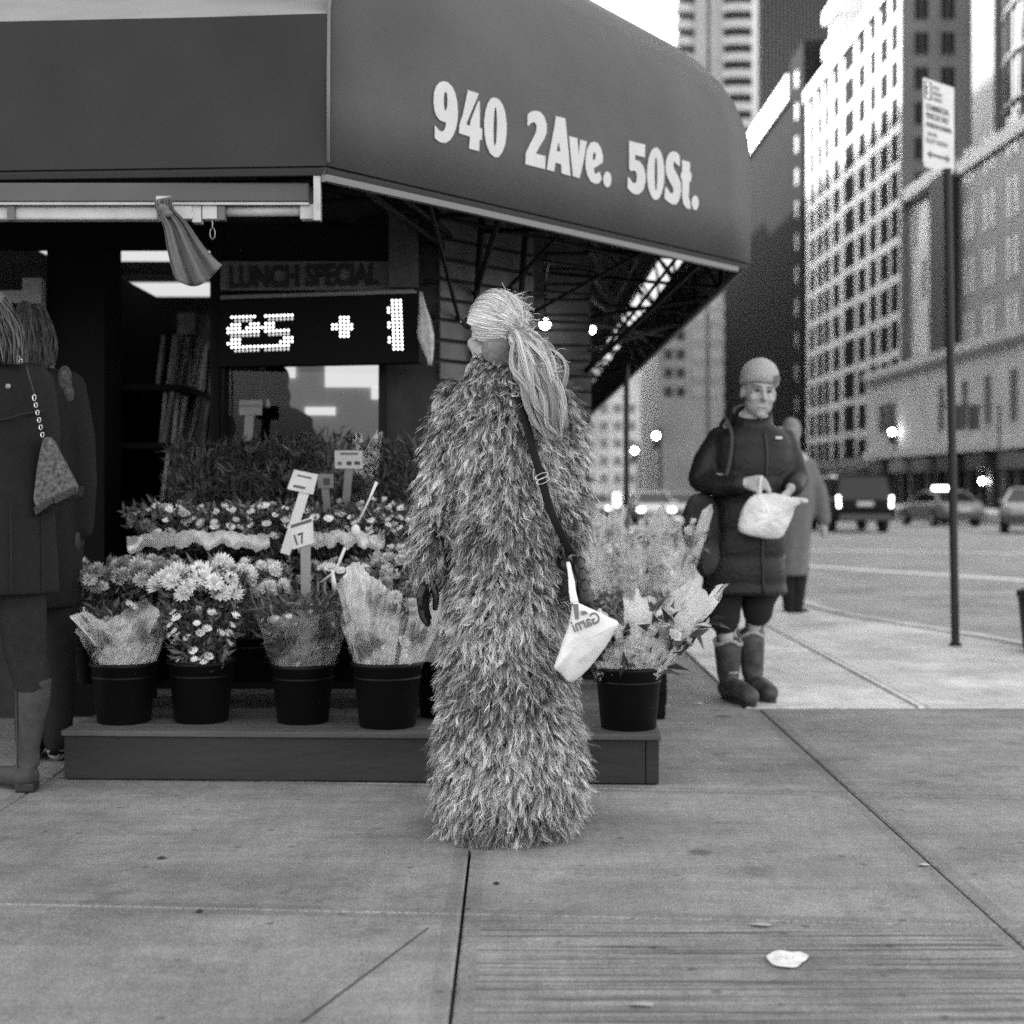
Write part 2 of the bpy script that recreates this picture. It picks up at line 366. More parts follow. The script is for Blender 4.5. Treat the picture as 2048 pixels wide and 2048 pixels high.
# shop window with panes, beside the doorway
wn = MB(); wn.box((-1.47, 7.12, 0), (-1.41, 7.36, 2.4)); wn.box((-.65, 7.12, .86), (-.615, 7.34, 2.4)); wn.box((-1.41, 7.14, 1.735), (-.65, 7.3, 2.4)); wn.box((-1.41, 7.14, .86), (-.65, 7.3, .91))
wf = wn.build('window_frame', DARK, shop)
GL = bpy.data.materials.new('window_glass'); GL.use_nodes = True; n = GL.node_tree; n.nodes.clear()
t_ = n.nodes.new('ShaderNodeBsdfTransparent'); t_.inputs[0].default_value = (.8, .8, .8, 1); g_ = n.nodes.new('ShaderNodeBsdfGlossy'); g_.inputs['Roughness'].default_value = .02
x_ = n.nodes.new('ShaderNodeMixShader'); x_.inputs[0].default_value = .012; oo = n.nodes.new('ShaderNodeOutputMaterial')
n.links.new(t_.outputs[0], x_.inputs[1]); n.links.new(g_.outputs[0], x_.inputs[2]); n.links.new(x_.outputs[0], oo.inputs[0])
mb = MB(); mb.box((-1.41, 7.2, .91), (-.65, 7.206, 1.735)); mb.build('pane', GL, wf)
# left window frame
mb = MB(); mb.box((-2.36, 7.05, 1.3), (-2.27, 7.12, 2.13)); mb.box((-3.4, 7.05, 2.01), (-2.36, 7.12, 2.07)); mb.box((-3.4, 7.05, 1.2), (-2.36, 7.12, 1.26))
lw = mb.build('window_frame', mat('pale_frame', .30, .5), shop)
mb = MB(); mb.box((-3.4, 7.085, 1.26), (-2.36, 7.09, 2.01)); mb.build('pane', GL, lw)
# interior room
INT = mat('interior_wall', .30, .9, .2, 3)
mb = MB(); mb.box((-8, 12.3, 0), (-.12, 12.45, 3.5)); mb.box((-8, 7.45, 2.62), (-.12, 12.3, 2.7)); mb.box((-8.1, 7.45, 0), (-8, 12.3, 3.5)); mb.build('interior_wall', INT, shop)
mb = MB(); mb.box((-1.46, 7.45, 0), (-1.40, 8.35, 2.6)); mb.build('partition', mat('partition', .03, .8), shop)
LAMP = mat('lit_panel', .9, emit=.105)
for k, (x, y) in enumerate(((-2.35, 8.9), (-2.2, 10.6))):
    t = thing('ceiling_light', ['lit ceiling light panel just inside the shop doorway', 'lit ceiling light panel deeper inside the shop'][k], 'ceiling light', (x, y, 2.6), 'ceiling lights in the shop')
    mb = MB(); mb.box((x - .55, y - .38, 2.56), (x + .62, y + .38, 2.615)); mb.build('housing', ALUD, t)
    mb = MB(); mb.box((x - .5, y - .32, 2.545), (x + .57, y + .32, 2.559)); mb.build('diffuser', LAMP, t)
# glowing board added behind the shop window in place of street reflections
t = thing('reflection_board', 'glowing board added inside the shop window for the bright street reflections', 'board', (-1, 8.6, 1.2)); x0 = -1.75
mb = MB(); mb.box((-1.72, 8.75, .95), (-.2, 8.8, 1.95)); mb.build('backing', mat('reflection_grey', .35, .8, .5, 5.0, emit=.022), t)
EB = mat('reflection_glow', .8, emit=.16)
for a, b, c, d in ((-1.653, -1.587, 1.657, 1.84), (-1.548, -1.498, 1.726, 1.79), (-1.369, -1.295, 1.776, 1.84), (-1.116, -.743, 1.72, 1.87), (-.84, -.743, 1.648, 1.715), (-1.235, -1.056, 1.553, 1.60)):
    mb = MB(); mb.box((a, 8.73, c), (b, 8.749, d)); mb.build('reflection_patch', EB, t)
# shelving with magazines inside the doorway
SH = mat('shelf_dark', .006, .8, spec=.1)
t = thing('magazine_rack', 'tall dark rack of magazines standing inside the shop doorway', 'shelf', (-2, 8, 0))
mb = MB()
for z in (.02, .38, .72, 1.02, 1.32, 1.62): mb.box((-2.2, 7.5, z), (-1.70, 9.6, z + .03))
mb.box((-2.24, 7.48, 0), (-2.2, 9.62, 2.3)); mb.build('frame', SH, t)
MG = [mat('magazine_%s' % nm, v, .6, .5, 14) for nm, v in (('dark', .07), ('mid', .16), ('pale', .32))]
for z in (.05, .41, .75, 1.05, 1.35, 1.65):
    y = 7.52
    while y < 9.35:
        wdt = random.uniform(.03, .10); h = random.uniform(.24, .31); xf = random.uniform(-1.82, -1.74)
        M = Matrix.Translation((xf, y, z)) @ Matrix.Rotation(R_(random.uniform(4, 12)), 4, 'Y')
        mb = MB(); mb.box((-.02, 0, 0), (0, wdt, h), M=M); mb.build('magazine', MG[random.choice((0, 1, 1, 2))], t); y += wdt + .01

# ---- unseen blocks added beyond the shop to keep the sun off the avenue
for i, (y0, y1, h) in enumerate(((70.2, 120, 46), (120.4, 190, 48), (190.5, 300, 50))):
    t = thing('building', ('unseen block added for shade directly beyond the shop', 'second unseen block added for shade beyond the shop', 'third unseen block added for shade beyond the shop')[i] + ' on the near side of the avenue', 'building', (-10, y0, 0)); mb = MB(); mb.box((-45, y0, -4), (.1, y1, h)); mb.build('wall', BRICK, t)

t = thing('magazine_rack', 'wide rack of magazines facing the street at the back of the shop entrance', 'shelf', (-2.3, 9.9, 0))
mb = MB()
for k in range(7): mb.box((-3.3, 9.85, .05 + k * .33), (-1.42, 10.2, .08 + k * .33))
mb.box((-3.34, 9.84, 0), (-3.3, 10.2, 2.45)); mb.box((-1.42, 9.84, 0), (-1.38, 10.2, 2.45)); mb.build('frame', SH, t)
rm = random.Random(9)
for k in range(7):
    x = -3.27
    while x < -1.62:
        wdt = rm.uniform(.12, .24); M = Matrix.Translation((x, 9.93 + rm.uniform(-.03, .03), .09 + k * .33)) @ Matrix.Rotation(R_(rm.uniform(-14, -4)), 4, 'X'); mb = MB(); mb.box((0, 0, 0), (wdt, .02, rm.uniform(.22, .29)), M=M); mb.build('magazine', MG[rm.choice((0, 1, 2, 2))], t); x += wdt + .012
# ================================================================== awning
C1 = Vector((-.705, 5.59, 2.35)); C2 = Vector((1.31, 8.03, 2.35)); C0 = Vector((-7.6, 6.05, 2.35)); C3 = Vector((1.35, 24.3, 2.35))
awn = thing('awning', 'huge dark domed corner awning with the white address lettering', 'awning', (-.3, 7, 2.35))
CAN = mat('awning_canvas', .068, .62, .2, 1.6, .25, 260, spec=.35); CANT = mat('awning_canvas_skylit', .30, .7, .12, 3)
chd = (C2 - C1).xy.normalized(); nin = Vector((-chd.y, chd.x, 0))        # inward of the slanted front
# profiles: (inward, up)
prof = [(0, 0), (0, .28), (0, .50), (.012, .68), (.04, .78), (.09, .90), (.17, 1.02), (.28, 1.14), (.43, 1.26), (.62, 1.37), (.85, 1.45), (1.15, 1.50)]
ribok = 1
profC = [(0, 0), (0, .28), (0, .50), (.006, .68), (.022, .84), (.05, 1.0), (.10, 1.14), (.18, 1.27), (.32, 1.39), (.55, 1.48), (.82, 1.53), (1.15, 1.55)]
n2 = Vector((-1, 0, 0)); b12 = (nin + n2); b12 /= b12.dot(nin)
n0 = Vector((.066, 1, 0)).normalized(); b01 = (nin + n0); b01 /= b01.dot(nin)
def prow(base, inv, pr): return [base + Vector((inv.x * d, inv.y * d, z)) for d, z in pr]
rowA = prow(C1 + Vector((.004,0,0)), Vector((-.02, .9, 0)), [(d * .7, z) for d, z in profC]); rowB = prow(C2, b12, prof); rowC = prow(C3, n2, prof)
mb = MB(); rows = []
NS = 14
for k in range(NS + 1):
    t_k = k / NS; inv = nin.lerp(b12, max(0, (t_k - .6) / .4)) if t_k > .6 else nin
    base = C1.lerp(C2, t_k); sag = .02 * math.sin(PI * t_k)
    pr = [(a[0] * (1 - t_k) + b[0] * t_k, a[1] * (1 - t_k) + b[1] * t_k) for a, b in zip(profC, prof)]
    if k == 0: row = rowA
    elif k == NS: row = rowB
    else: row = prow(base, inv, [(d + (sag * .5 if z > .9 else 0), z) for d, z in pr])
    rows.append(row)
np_ = len(prof)
for r in rows: mb.v += [tuple(p) for p in r]
for k in range(NS):
    for q in range(np_ - 1): mb.f.append((k*np_+q, (k+1)*np_+q, (k+1)*np_+q+1, k*np_+q+1)); mb.mi.append(0)
o = mb.build('canopy_front', CAN, awn, smooth=True); so_ = o.modifiers.new('s', 'SOLIDIFY'); so_.thickness = .004; so_.offset = -1
# avenue side: valance, slit, dome
for nm, q0, q1 in (('canopy_avenue_valance', 0, 2), ('canopy_avenue_dome', 4, np_ - 1)):
    mb = MB(); NN = 10
    for k in range(NN + 1):
        base = C2.lerp(C3, k / NN)
        for q in range(q0, q1 + 1): 
            d, z = prof[q]; mb.v.append(tuple((rowB[q] if k == 0 else base + Vector((-d, 0, z)))))
    m_ = q1 - q0 + 1
    for k in range(NN):
        for q in range(m_ - 1): mb.f.append((k*m_+q, (k+1)*m_+q, (k+1)*m_+q+1, k*m_+q+1)); mb.mi.append(0)
    mb.build(nm, CAN, awn, smooth=True)
FBR = bpy.data.materials.new('translucent_band'); FBR.use_nodes = True; n = FBR.node_tree; n.nodes.clear(); t_ = n.nodes.new('ShaderNodeBsdfTranslucent'); t_.inputs[0].default_value = (.85, .85, .85, 1); oo = n.nodes.new('ShaderNodeOutputMaterial'); n.links.new(t_.outputs[0], oo.inputs[0])
mb = MB(); a = rowB[2] + Vector((0, 2.2, 0)); b = rowB[4] + Vector((0, 2.2, 0)); mb.v = [tuple(p) for p in (a, Vector((1.35, 20.5, a.z)), Vector((1.31, 20.5, b.z)), b)]; mb.f = [(0,1,2,3)]; mb.mi = [0]; mb.build('translucent_window', FBR, awn)
mb = MB(); a = rowB[2]; b = rowB[4]; mb.v = [tuple(p) for p in (a, a + Vector((.0, 2.2, 0)), b + Vector((.0, 2.2, 0)), b)]; mb.f = [(0,1,2,3)]; mb.mi = [0]
mb.build('canopy_avenue_band', CAN, awn)
# left side: upright valance then slope painted paler for the sky light on it
L0 = C0; mb = MB(); NN = 26
zt = .578
rnd = random.Random(3)
def wr(t, z):   # canvas puckers near the corner seam
    return .012 * math.sin(26 * t + 7 * z) * max(0, 1 - (1 - t) * 9) * (1 if z > .05 else 0)
zs = [0, .12, .24, .36, .48, zt]
for k in range(NN + 1):
    t_k = 1 - (1 - k / NN) ** 1.9; base = L0.lerp(C1, t_k)
    for z in zs: mb.v.append((base.x, base.y + wr(t_k, z), base.z + z))
for k in range(NN):
    for q in range(5): mb.f.append((k*6+q, (k+1)*6+q, (k+1)*6+q+1, k*6+q+1)); mb.mi.append(0)
mb.build('canopy_side_valance', mat('valance_canvas', .032, .75, .12, 3.0, .25, 260, spec=.25), awn, smooth=True)
mb = MB()
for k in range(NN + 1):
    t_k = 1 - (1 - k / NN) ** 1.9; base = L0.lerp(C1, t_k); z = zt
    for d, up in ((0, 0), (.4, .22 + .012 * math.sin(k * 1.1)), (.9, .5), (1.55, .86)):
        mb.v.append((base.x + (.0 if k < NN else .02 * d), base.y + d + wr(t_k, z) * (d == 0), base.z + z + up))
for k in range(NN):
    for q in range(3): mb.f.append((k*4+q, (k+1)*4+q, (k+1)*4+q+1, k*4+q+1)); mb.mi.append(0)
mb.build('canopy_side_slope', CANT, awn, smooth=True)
# piping on the corner seam
mb = MB(); mb.tube([C1 + Vector((.004, -.008, .01)), C1 + Vector((.004, -.008, .3)), C1 + Vector((.006, -.008, .6)), C1 + Vector((.03, -.0, .8))], .0065)
mb.build('seam_piping', mat('piping', .16, .5), awn, smooth=True)
# frame: front rail, bars, ribs, trusses
mb = MB()
def bar(a, b, r=.014): mb.tube([a, b], r, 6)
for a, b in ((C0, C1), (C1, C2), (C2, C3)):
    d = Vector((b - a)).normalized(); inn = Vector((-d.y, d.x, 0)) * .03
    bar(a + inn + Vector((0, 0, -.012)), b + inn + Vector((0, 0, -.012)), .022)
mb.build('front_rail', mat('rail_dark', .05, .5), awn)
mb = MB(); off = Vector((0, 0, -.046)) + nin * .02; a = C1 + off; b = C2 + off
d = (b - a).normalized(); M = frame(a, d, Vector((0, 0, 1))); mb.box((.0, -.012, -.015), ((b - a).length - .12, .014, .015), M=M)
mb.build('rail_trim', mat('trim_grey', .14, .45, metal=.2), awn)
mb = MB()
wallpts = [Vector((-.36, 7.14, 0)), Vector((.1, 7.7, 0))]
def rib(base, inv, pr, wz):
    pts = [base + Vector((inv.x * (d + .03), inv.y * (d + .03), z - .02)) for d, z in pr[:-1]]
    mb.tube(pts, .012, 6); e = pts[-1]; bar(base + Vector((inv.x*.03, inv.y*.03, 0)), Vector((base.x + inv.x * 1.2, base.y + inv.y * 1.2, base.z + .1)), .012)
    bar(pts[0], base + Vector((inv.x * .8, inv.y * .8, 1.2)), .01)
for t_k in (.06, .22, .38, .54): rib(C1.lerp(C2, t_k), nin, [(a[0] * (1 - t_k) + b[0] * t_k + .03, a[1] * (1 - t_k) + b[1] * t_k - .01) for a, b in zip(profC, prof)], 0)
for t_k in (.06, .14, .22, .30, .40, .52, .66, .82): rib(C2.lerp(C3, t_k), n2, prof, 0)
for z, d in ((.2, .04), (.45, .04), (.7, .08), (.95, .2), (1.1, .36), (.06, .6), (.06, 1.1)):
    a = C1 + nin * d + Vector((0, 0, z)); b = C2 + b12 * d + Vector((0, 0, z)); bar(a, b, .009); bar(b, C3 + n2 * d + Vector((0, 0, z)), .009)
for k in range(7):
    a = C1.lerp(C2, k / 7) + nin * .06; b = C1.lerp(C2, (k + 1) / 7) + nin * .9
    bar(a + Vector((0,0,.02)), b + Vector((0,0,.35)), .012); bar(C1.lerp(C2, (k + 1) / 7) + nin * .06 + Vector((0,0,.02)), C1.lerp(C2, k / 7) + nin * .9 + Vector((0,0,.35)), .009)
for k in range(6):
    y = -1.2 - k * 1.1; bar(Vector((y, 5.7, 2.36)), Vector((y + .5, 7.15, 2.9)), .013); bar(Vector((y, 5.7, 2.36)), Vector((y, 7.15, 2.45)), .012)
bar(Vector((-7, 6.7, 2.5)), Vector((-.5, 6.7, 2.5)), .012)
rb = random.Random(12)
for k in range(13):
    t_k = (k + .5) / 13; p = C1.lerp(C2, t_k) + nin * .05; e = Vector((-.36 + .46 * min(1, t_k * 1.1), 7.12 + .56 * min(1, t_k * 1.1), 0)) if t_k < .75 else Vector((.48, 9.47, 0))
    e.z = 2.35 + rb.uniform(-.55, .5); bar(p + Vector((0, 0, .0)), e, rb.choice((.010, .014, .018)))
for k in range(6): z = 1.95 + k * .17; bar(Vector((-.42, 7.06, z)), Vector((.5, 8.3 + k * .1, z + .10)), .009); bar(Vector((.5, 9.4, z + .05)), Vector((1.28, 11 + k, 2.36)), .012)
for x in (-.20, .02): bar(Vector((x, 7.1 + (x + .36) * 1.2, 1.7)), Vector((x + .1, 7.0 + (x + .36) * 1.2, 3.2)), .016)
for k in range(9): y = 9.3 + k * 1.5; bar(Vector((.49, y, 2.2)), Vector((1.3, y + .2, 2.36)), .014); bar(Vector((.49, y, 3.1)), Vector((1.3, y + .8, 2.36)), .012)
mb.build('frame_bars', mat('frame_paint', .004, .6, spec=.15), awn)
mb = MB(); e = [C3 + Vector((-d, 0, z)) for d, z in prof] + [C3 + Vector((-1.15, 0, 0))]; mb.add(e + [p + Vector((0, .01, 0)) for p in e], [tuple(range(len(e))), tuple(range(len(e), 2 * len(e)))])
mb.build('end_panel', CAN, awn)
# underside lining panels with slats, behind the slanted front
mb = MB(); M = frame(Vector((-.36, 7.145, 0)), Vector((.46, .56, 0)), Vector((0, 0, 1)))
for k in range(19): mb.box((.0, 1.55 + k * .1, 0), (.73, 1.63 + k * .1, .014), M=M)
for k in range(19): mb.box((.502, 9.52, 1.55 + k * .1), (.515, 16, 1.63 + k * .1)); mb.box((.1, 9.485, 1.55 + k * .1), (.5, 9.498, 1.63 + k * .1)); mb.box((.102, 7.8, 1.55 + k * .1), (.115, 9.48, 1.63 + k * .1))
mb.build('lining', mat('lining_slats', .085, .7, .3, 7), awn)
# hanging pillar board and small lamps under the awning
t = thing('pillar_cladding', 'narrow grey board hanging upright under the slanted awning front', 'board', (.17, 8.0, 2.2))
mb = MB(); q0 = P(1050, 640, 8.1); q1 = P(1088, 452, 8.1); mb.box((q0.x, 8.08, q0.z), (q1.x, 8.13, q1.z)); mb.build('panel', mat('grey_board', .10, .8, .3, 14), t)
t = thing('hanging_board', 'short grey board fixed under the awning near the corner seam', 'board', (-.2, 6.9, 2.2))
mb = MB(); q0 = P(778, 575, 7.0); q1 = P(836, 415, 7.0); M = Matrix.Rotation(0, 4, 'Y'); mb.box((q0.x, 6.99, q0.z), (q1.x, 7.03, q1.z)); mb.build('panel', mat('grey_board2', .06, .8, .3, 14), t)
for k, (px, py, rr, Y) in enumerate(((1090, 648, .034, 9.3), )):
    t = thing('round_lamp', 'small glowing round lamp under the awning beside the blonde ponytail', 'lamp', tuple(P(px, py, Y)))
    mb = MB(); mb.ell(P(px, py, Y), (rr, rr, rr)); mb.build('globe', mat('lamp_glow', .9, emit=3), t, smooth=True)
    mb = MB(); mb.tube([P(px, py, Y) + Vector((0, 0, rr)), P(px, py, Y) + Vector((0, 0, .5))], .006); mb.build('cord', BLK, t)
t = thing('tube_lamp', 'short glowing tube lamp under the awning right of the round lamp', 'lamp', tuple(P(1158, 655, 10)))
mb = MB(); mb.tube([P(1132, 652, 10), P(1184, 659, 10.2)], .032, 10); mb.build('tube', mat('tube_glow', .8, emit=2.2), t, smooth=True)
mb = MB(); mb.tube([P(1158, 650, 10), P(1158, 650, 10) + Vector((0, 0, .5))], .006); mb.build('cord', BLK, t)

# lettering traced from the awning, laid on its slanted face
G = []
A_ = [([(170,360),(195,280),(240,225),(290,210),(345,225),(400,280),(440,360),(465,470),(475,600),(470,720),(450,820),(415,910),(370,975),(310,1008),(250,998),(205,970),(178,940),(180,785),(200,800),(225,840),(265,860),(300,845),(318,800),(325,738),(290,735),(240,710),(200,660),(175,590),(163,480)],
       [(315,345),(335,370),(343,440),(340,530),(325,590),(305,580),(292,510),(293,420),(303,360)]),
      ([(605,325),(745,372),(722,430),(655,585),(590,740),(585,770),(632,785),(642,715),(738,470),(758,470),(757,812),(787,825),(785,967),(755,965),(748,1112),(622,1080),(632,925),(490,882),(497,770),(540,640),(575,480)], None),
      ([(940,420),(1000,440),(1050,510),(1085,610),(1103,750),(1103,880),(1085,1020),(1045,1130),(995,1190),(950,1190),(890,1140),(845,1030),(820,890),(815,740),(830,600),(860,500),(900,435)],
       [(965,540),(978,620),(982,800),(970,1000),(950,1065),(935,980),(932,800),(942,620),(952,550)]),
      ([(1375,640),(1420,600),(1475,590),(1540,610),(1590,670),(1620,770),(1620,870),(1590,950),(1535,1040),(1480,1140),(1540,1160),(1605,1175),(1600,1345),(1345,1280),(1352,1140),(1400,1030),(1450,940),(1485,860),(1492,800),(1475,750),(1445,740),(1410,755),(1380,790),(1372,770)], None),
      ([(1740,660),(1858,690),(1885,950),(1905,1150),(1925,1430),(1812,1398),(1805,1280),(1732,1260),(1715,1375),(1622,1350),(1650,1160),(1690,960),(1720,800)], [(1775,990),(1797,1120),(1745,1110)])]
def el(cx, cy, rx, ry, n=16): return [(cx + rx * math.cos(2*PI*k/n), cy + ry * math.sin(2*PI*k/n)) for k in range(n)]
B_ = [([(105,275),(212,300),(220,400),(228,530),(240,420),(248,318),(335,345),(290,600),(240,818),(155,790),(130,550)], None),
      ([(425,345),(475,365),(515,430),(540,530),(540,610),(500,640),(425,685),(428,740),(455,765),(480,740),(500,735),(520,790),(525,830),(490,880),(440,888),(385,860),(340,780),(318,670),(318,560),(335,450),(375,365)], [(430,475),(450,510),(440,580),(410,575),(412,510)]),
      (el(598, 832, 52, 102), None),
      ([(880,335),(1085,385),(1080,550),(955,515),(955,580),(1010,595),(1060,660),(1090,760),(1090,860),(1060,970),(1000,1025),(940,1020),(890,980),(860,945),(862,800),(885,815),(915,865),(945,885),(970,865),(980,810),(972,740),(945,715),(905,725),(880,700)], None),
      (el(1222, 757, 112, 338, 22), el(1224, 760, 19, 225, 14)),
      ([(1440,468),(1490,480),(1530,530),(1532,665),(1495,640),(1460,600),(1445,640),(1460,700),(1510,790),(1545,880),(1548,990),(1525,1090),(1485,1155),(1430,1150),(1380,1120),(1335,1075),(1345,925),(1370,945),(1400,1000),(1435,1015),(1452,985),(1445,940),(1400,860),(1360,770),(1348,680),(1355,580),(1390,500)], None),
      ([(1562,580),(1660,610),(1662,740),(1685,760),(1675,860),(1655,855),(1645,1060),(1665,1120),(1672,1215),(1620,1205),(1580,1150),(1565,1080),(1562,850),(1545,800),(1545,750),(1560,740)], None),
      (el(1730, 1132, 45, 95), None)]
def onfront(px, py):     # where the printed point lies on the slanted vertical face
    dr = P(px, py, 1.0) - Vector((0, 0, EYE)); t_ = (C1.x * nin.x + C1.y * nin.y) / (dr.x * nin.x + dr.y * nin.y)
    return Vector((0, 0, EYE)) + dr * t_ - nin * .006
for org, gl in (((840, 130), A_), ((1120, 230), B_)):
    for outer, hole in gl:
        polys = [[onfront(org[0] + x / 6.44, org[1] + y / 6.44) for x, y in outer]]
        if hole: polys.append([onfront(org[0] + x / 6.44, org[1] + y / 6.44) for x, y in hole])
        tris = geometry.tessellate_polygon(polys); vs = [p for q in polys for p in q]
        mb = MB(); nv = len(vs); mb.v = [tuple(p) for p in vs] + [tuple(p + nin * .003) for p in vs]
        mb.f = [tuple(t_) for t_ in tris] + [tuple(i + nv for i in t_[::-1]) for t_ in tris]; st = 0
        for q in polys:
            k_ = len(q); mb.f += [(st + i, st + (i + 1) % k_, nv + st + (i + 1) % k_, nv + st + i) for i in range(k_)]; st += k_
        mb.mi = [0] * len(mb.f); mb.build('letter', mat('white_lettering', .56, .75, .08, 5), awn)

# ================================================================== things hung under the left awning
t = thing('roller_shutter_box', 'long dull metal box fixed under the left edge of the awning', 'shutter box', (-1.5, 5.68, 2.25))
q0 = P(0, 395, 5.66); q1 = P(618, 362, 5.66)
mb = MB(); mb.box((-3.4, 5.66, 2.225), (q1.x, 5.80, 2.30)); mb.build('box', mat('shutter_box_metal', .08, .5, .15, 4), t, bevel=.006)
mb = MB(); mb.box((-3.4, 5.652, 2.213), (q1.x, 5.70, 2.222)); mb.build('lip', ALU, t)
qa = P(627, 350, 5.62); qb = P(641, 440, 5.62); mb = MB(); mb.box((qa.x, 5.62, qb.z), (qb.x, 5.66, qa.z)); mb.build('end_bracket', ALU, t)
WH = mat('fixture_white', .50, .45, .1, 10)
t = thing('tube_light_fixture', 'unlit white tube light fixture hanging below the shutter box', 'light fixture', (-1.5, 5.68, 2.19))
def pxbox(mb, x0, y0, x1, y1, Y, dep, tilt=0):
    a = P(x0, y1, Y); b = P(x1, y0, Y); mb.box((a.x, Y, a.z), (b.x, Y + dep, b.z)); return mb
mb = MB(); z = P(0, 427, 5.7).z; mb.box((-3.4, 5.68, z - .027), (P(318, 0, 5.7).x, 5.74, z + .027)); mb.build('housing', WH, t, bevel=.008)
pxbox(MB(), 318, 410, 384, 438, 5.66, .05).build('housing', WH, t, bevel=.004)
mb = MB(); zc = P(0, 423, 5.7).z; mb.tube([(P(450, 0, 5.7).x, 5.7, zc), (P(604, 0, 5.7).x, 5.7, zc + .003)], .021, 14); mb.build('tube', WH, t, smooth=True)
for a, b in ((384, 402), (404, 434), (600, 628)): pxbox(MB(), a, 405 if a < 390 else 408, b, 445 if a < 390 else 438, 5.665, .05).build('end_cap', WH, t, bevel=.003)
for (a, b) in ((15, 30), (436, 450)):
    mb = MB(); mb.box((P(a, 0, 5.67).x, 5.664, P(0, 440, 5.67).z), (P(b, 0, 5.67).x, 5.70, P(0, 412, 5.67).z)); mb.build('socket', mat('socket_metal', .12, .5), t)

pxbox(MB(), 312, 392, 342, 412, 5.655, .02).build('hanger', WH, t)
t = thing('wire_hook', 'small wire loop dangling below the white tube light fixture', 'hook', tuple(P(425, 450, 5.66)))
mb = MB(); c = P(425, 467, 5.66); mb.tube([c + Vector((.010 * math.sin(a), 0, .022 * math.cos(a))) for a in np.linspace(0, 6.2, 14)] + [c + Vector((0, 0, .05))], .0015, 5); mb.build('loop', ALU, t)
# knotted cloth blown sideways
t = thing('knotted_cloth', 'grey cloth knotted to the light fixture and blown to the right', 'cloth', tuple(P(335, 410, 5.6)))
mb = MB(); rs = []
cen = [(330, 402, .012), (335, 420, .016), (352, 447, .030), (368, 490, .062), (385, 530, .090), (402, 562, .103)]
lft = [(308, 400), (312, 420), (328, 455), (334, 500), (345, 545), (352, 560)]; rgt = [(345, 392), (345, 415), (375, 445), (405, 490), (432, 520), (444, 530)]
bot = [(352, 560), (372, 572), (398, 580), (425, 572), (444, 530)]
nr_, nc = 14, 22; grid = []
for i in range(nr_):
    f_ = i / (nr_ - 1) * 5; i0 = min(4, int(f_)); u = f_ - i0
    l = Vector(lft[i0]).lerp(Vector(lft[i0 + 1]), u); r = Vector(rgt[i0]).lerp(Vector(rgt[i0 + 1]), u)
    for j in range(nc):
        v_ = j / (nc - 1); p = l.lerp(r, v_); p.y += 26 * (i / (nr_ - 1)) ** 3 * math.sin(PI * v_)
        amp = .006 + .028 * i / nr_; grid.append(P(p.x, p.y, 5.58 + amp * math.sin(v_ * 17 + i * .12) + .012 * math.sin(v_ * 41)))
mb.v = [tuple(p) for p in grid]
for i in range(nr_ - 1):
    for j in range(nc - 1): mb.f.append((i*nc+j, i*nc+j+1, (i+1)*nc+j+1, (i+1)*nc+j)); mb.mi.append(0)
o = mb.build('cloth', mat('cloth_grey', .14, .9, .12, 30), t, smooth=True); m_ = o.modifiers.new('s', 'SOLIDIFY'); m_.thickness = .002
mb = MB(); mb.ell(P(328, 418, 5.57), (.024, .02, .018), Matrix.Rotation(.7, 3, 'Y')); mb.ell(P(337, 428, 5.565), (.018, .016, .014)); blob(mb, 'knot', mat('cloth_grey', .14), t, .004, 2)

# LUNCH SPECIAL board
t = thing('lunch_special_sign', 'dim grey board reading LUNCH SPECIAL above the red LED display'.replace(' red', ''), 'sign', (-1, 7.0, 2.2))
def onY(px, py, Y=7.0): return P(px, py, Y)
a = P(440, 580, 7.08); b = P(800, 522, 7.08); mb = MB(); mb.box((a.x, 7.09, a.z), (b.x, 7.12, b.z)); mb.build('board', mat('sign_board_grey', .13, .8, .2, 12), t)
a = P(462, 575, 7.075); sz = K(40, 7.075) / .69
dx = Vector((1, 0, .02)); text_on('LUNCH', frame(P(458, 574, 7.075), dx, (0, 0, 1)), sz, mat('sign_letters', .012), t, bold=.006, sx=.72)
text_on('SPECIAL', frame(P(612, 570, 7.075), dx, (0, 0, 1)), sz, mat('sign_letters', .012), t, bold=.006, sx=.70)
# LED display
t = thing('led_display', 'black scrolling LED display with white dots over the shop window', 'display', (-.9, 6.95, 1.87))
e0 = P(437, 672, 7.08); e1 = P(838, 655, 6.85); ex = (e1 - e0); ex.z = 0
M = frame(Vector((e0.x, e0.y, 1.872)), ex, (0, 0, 1)); Lw = ex.length
mb = MB(); mb.box((0, -.168, -.09), (Lw, .158, 0), M=M); mb.build('case', BLK, t, bevel=.004)
mb = MB(); mb.box((0.01, .1585, -.06), (Lw - .03, .176, .003), M=M)
mb.build('top_trim', mat('led_trim', .16, .5), t)
mb = MB(); mb.box((-.035, -.66, -.05), (-.004, .19, -.01), M=M); mb.box((.012, -.69, -.08), (.02, -.17, -.04), M=M); mb.build('bracket', BLK, t)
rowsL = ['1-7,10-17','2-6,11-17','1-3,6-8,10-12','0-3,5-8,9-12','0-8,10-16','1-8,11-16','1-3,15-17','0-3,14-17','1-16','2-8,10-16']
dots = []
for r, s_ in enumerate(rowsL):
    for seg in s_.split(','):
        a, b = seg.split('-')
        for c in range(int(a), int(b) + 1): dots.append((160 + 33 * c, 285 + 33 * r - c * 1.2, 0 if r not in (1, 5, 9) else 1))
for r in range(14):
    for c in range(3): dots.append((1602 + 35 * c + r * 1.2, 137 + 32.6 * r, 0))
for x, y in ((1568, 204), (1568, 237), (1572, 335), (1572, 367), (1576, 465), (1576, 498)): dots.append((x, y, 0))
for r in range(6):
    for c in range(3): dots.append((1147 + 33 * c, 286 + 32.6 * r, 0))
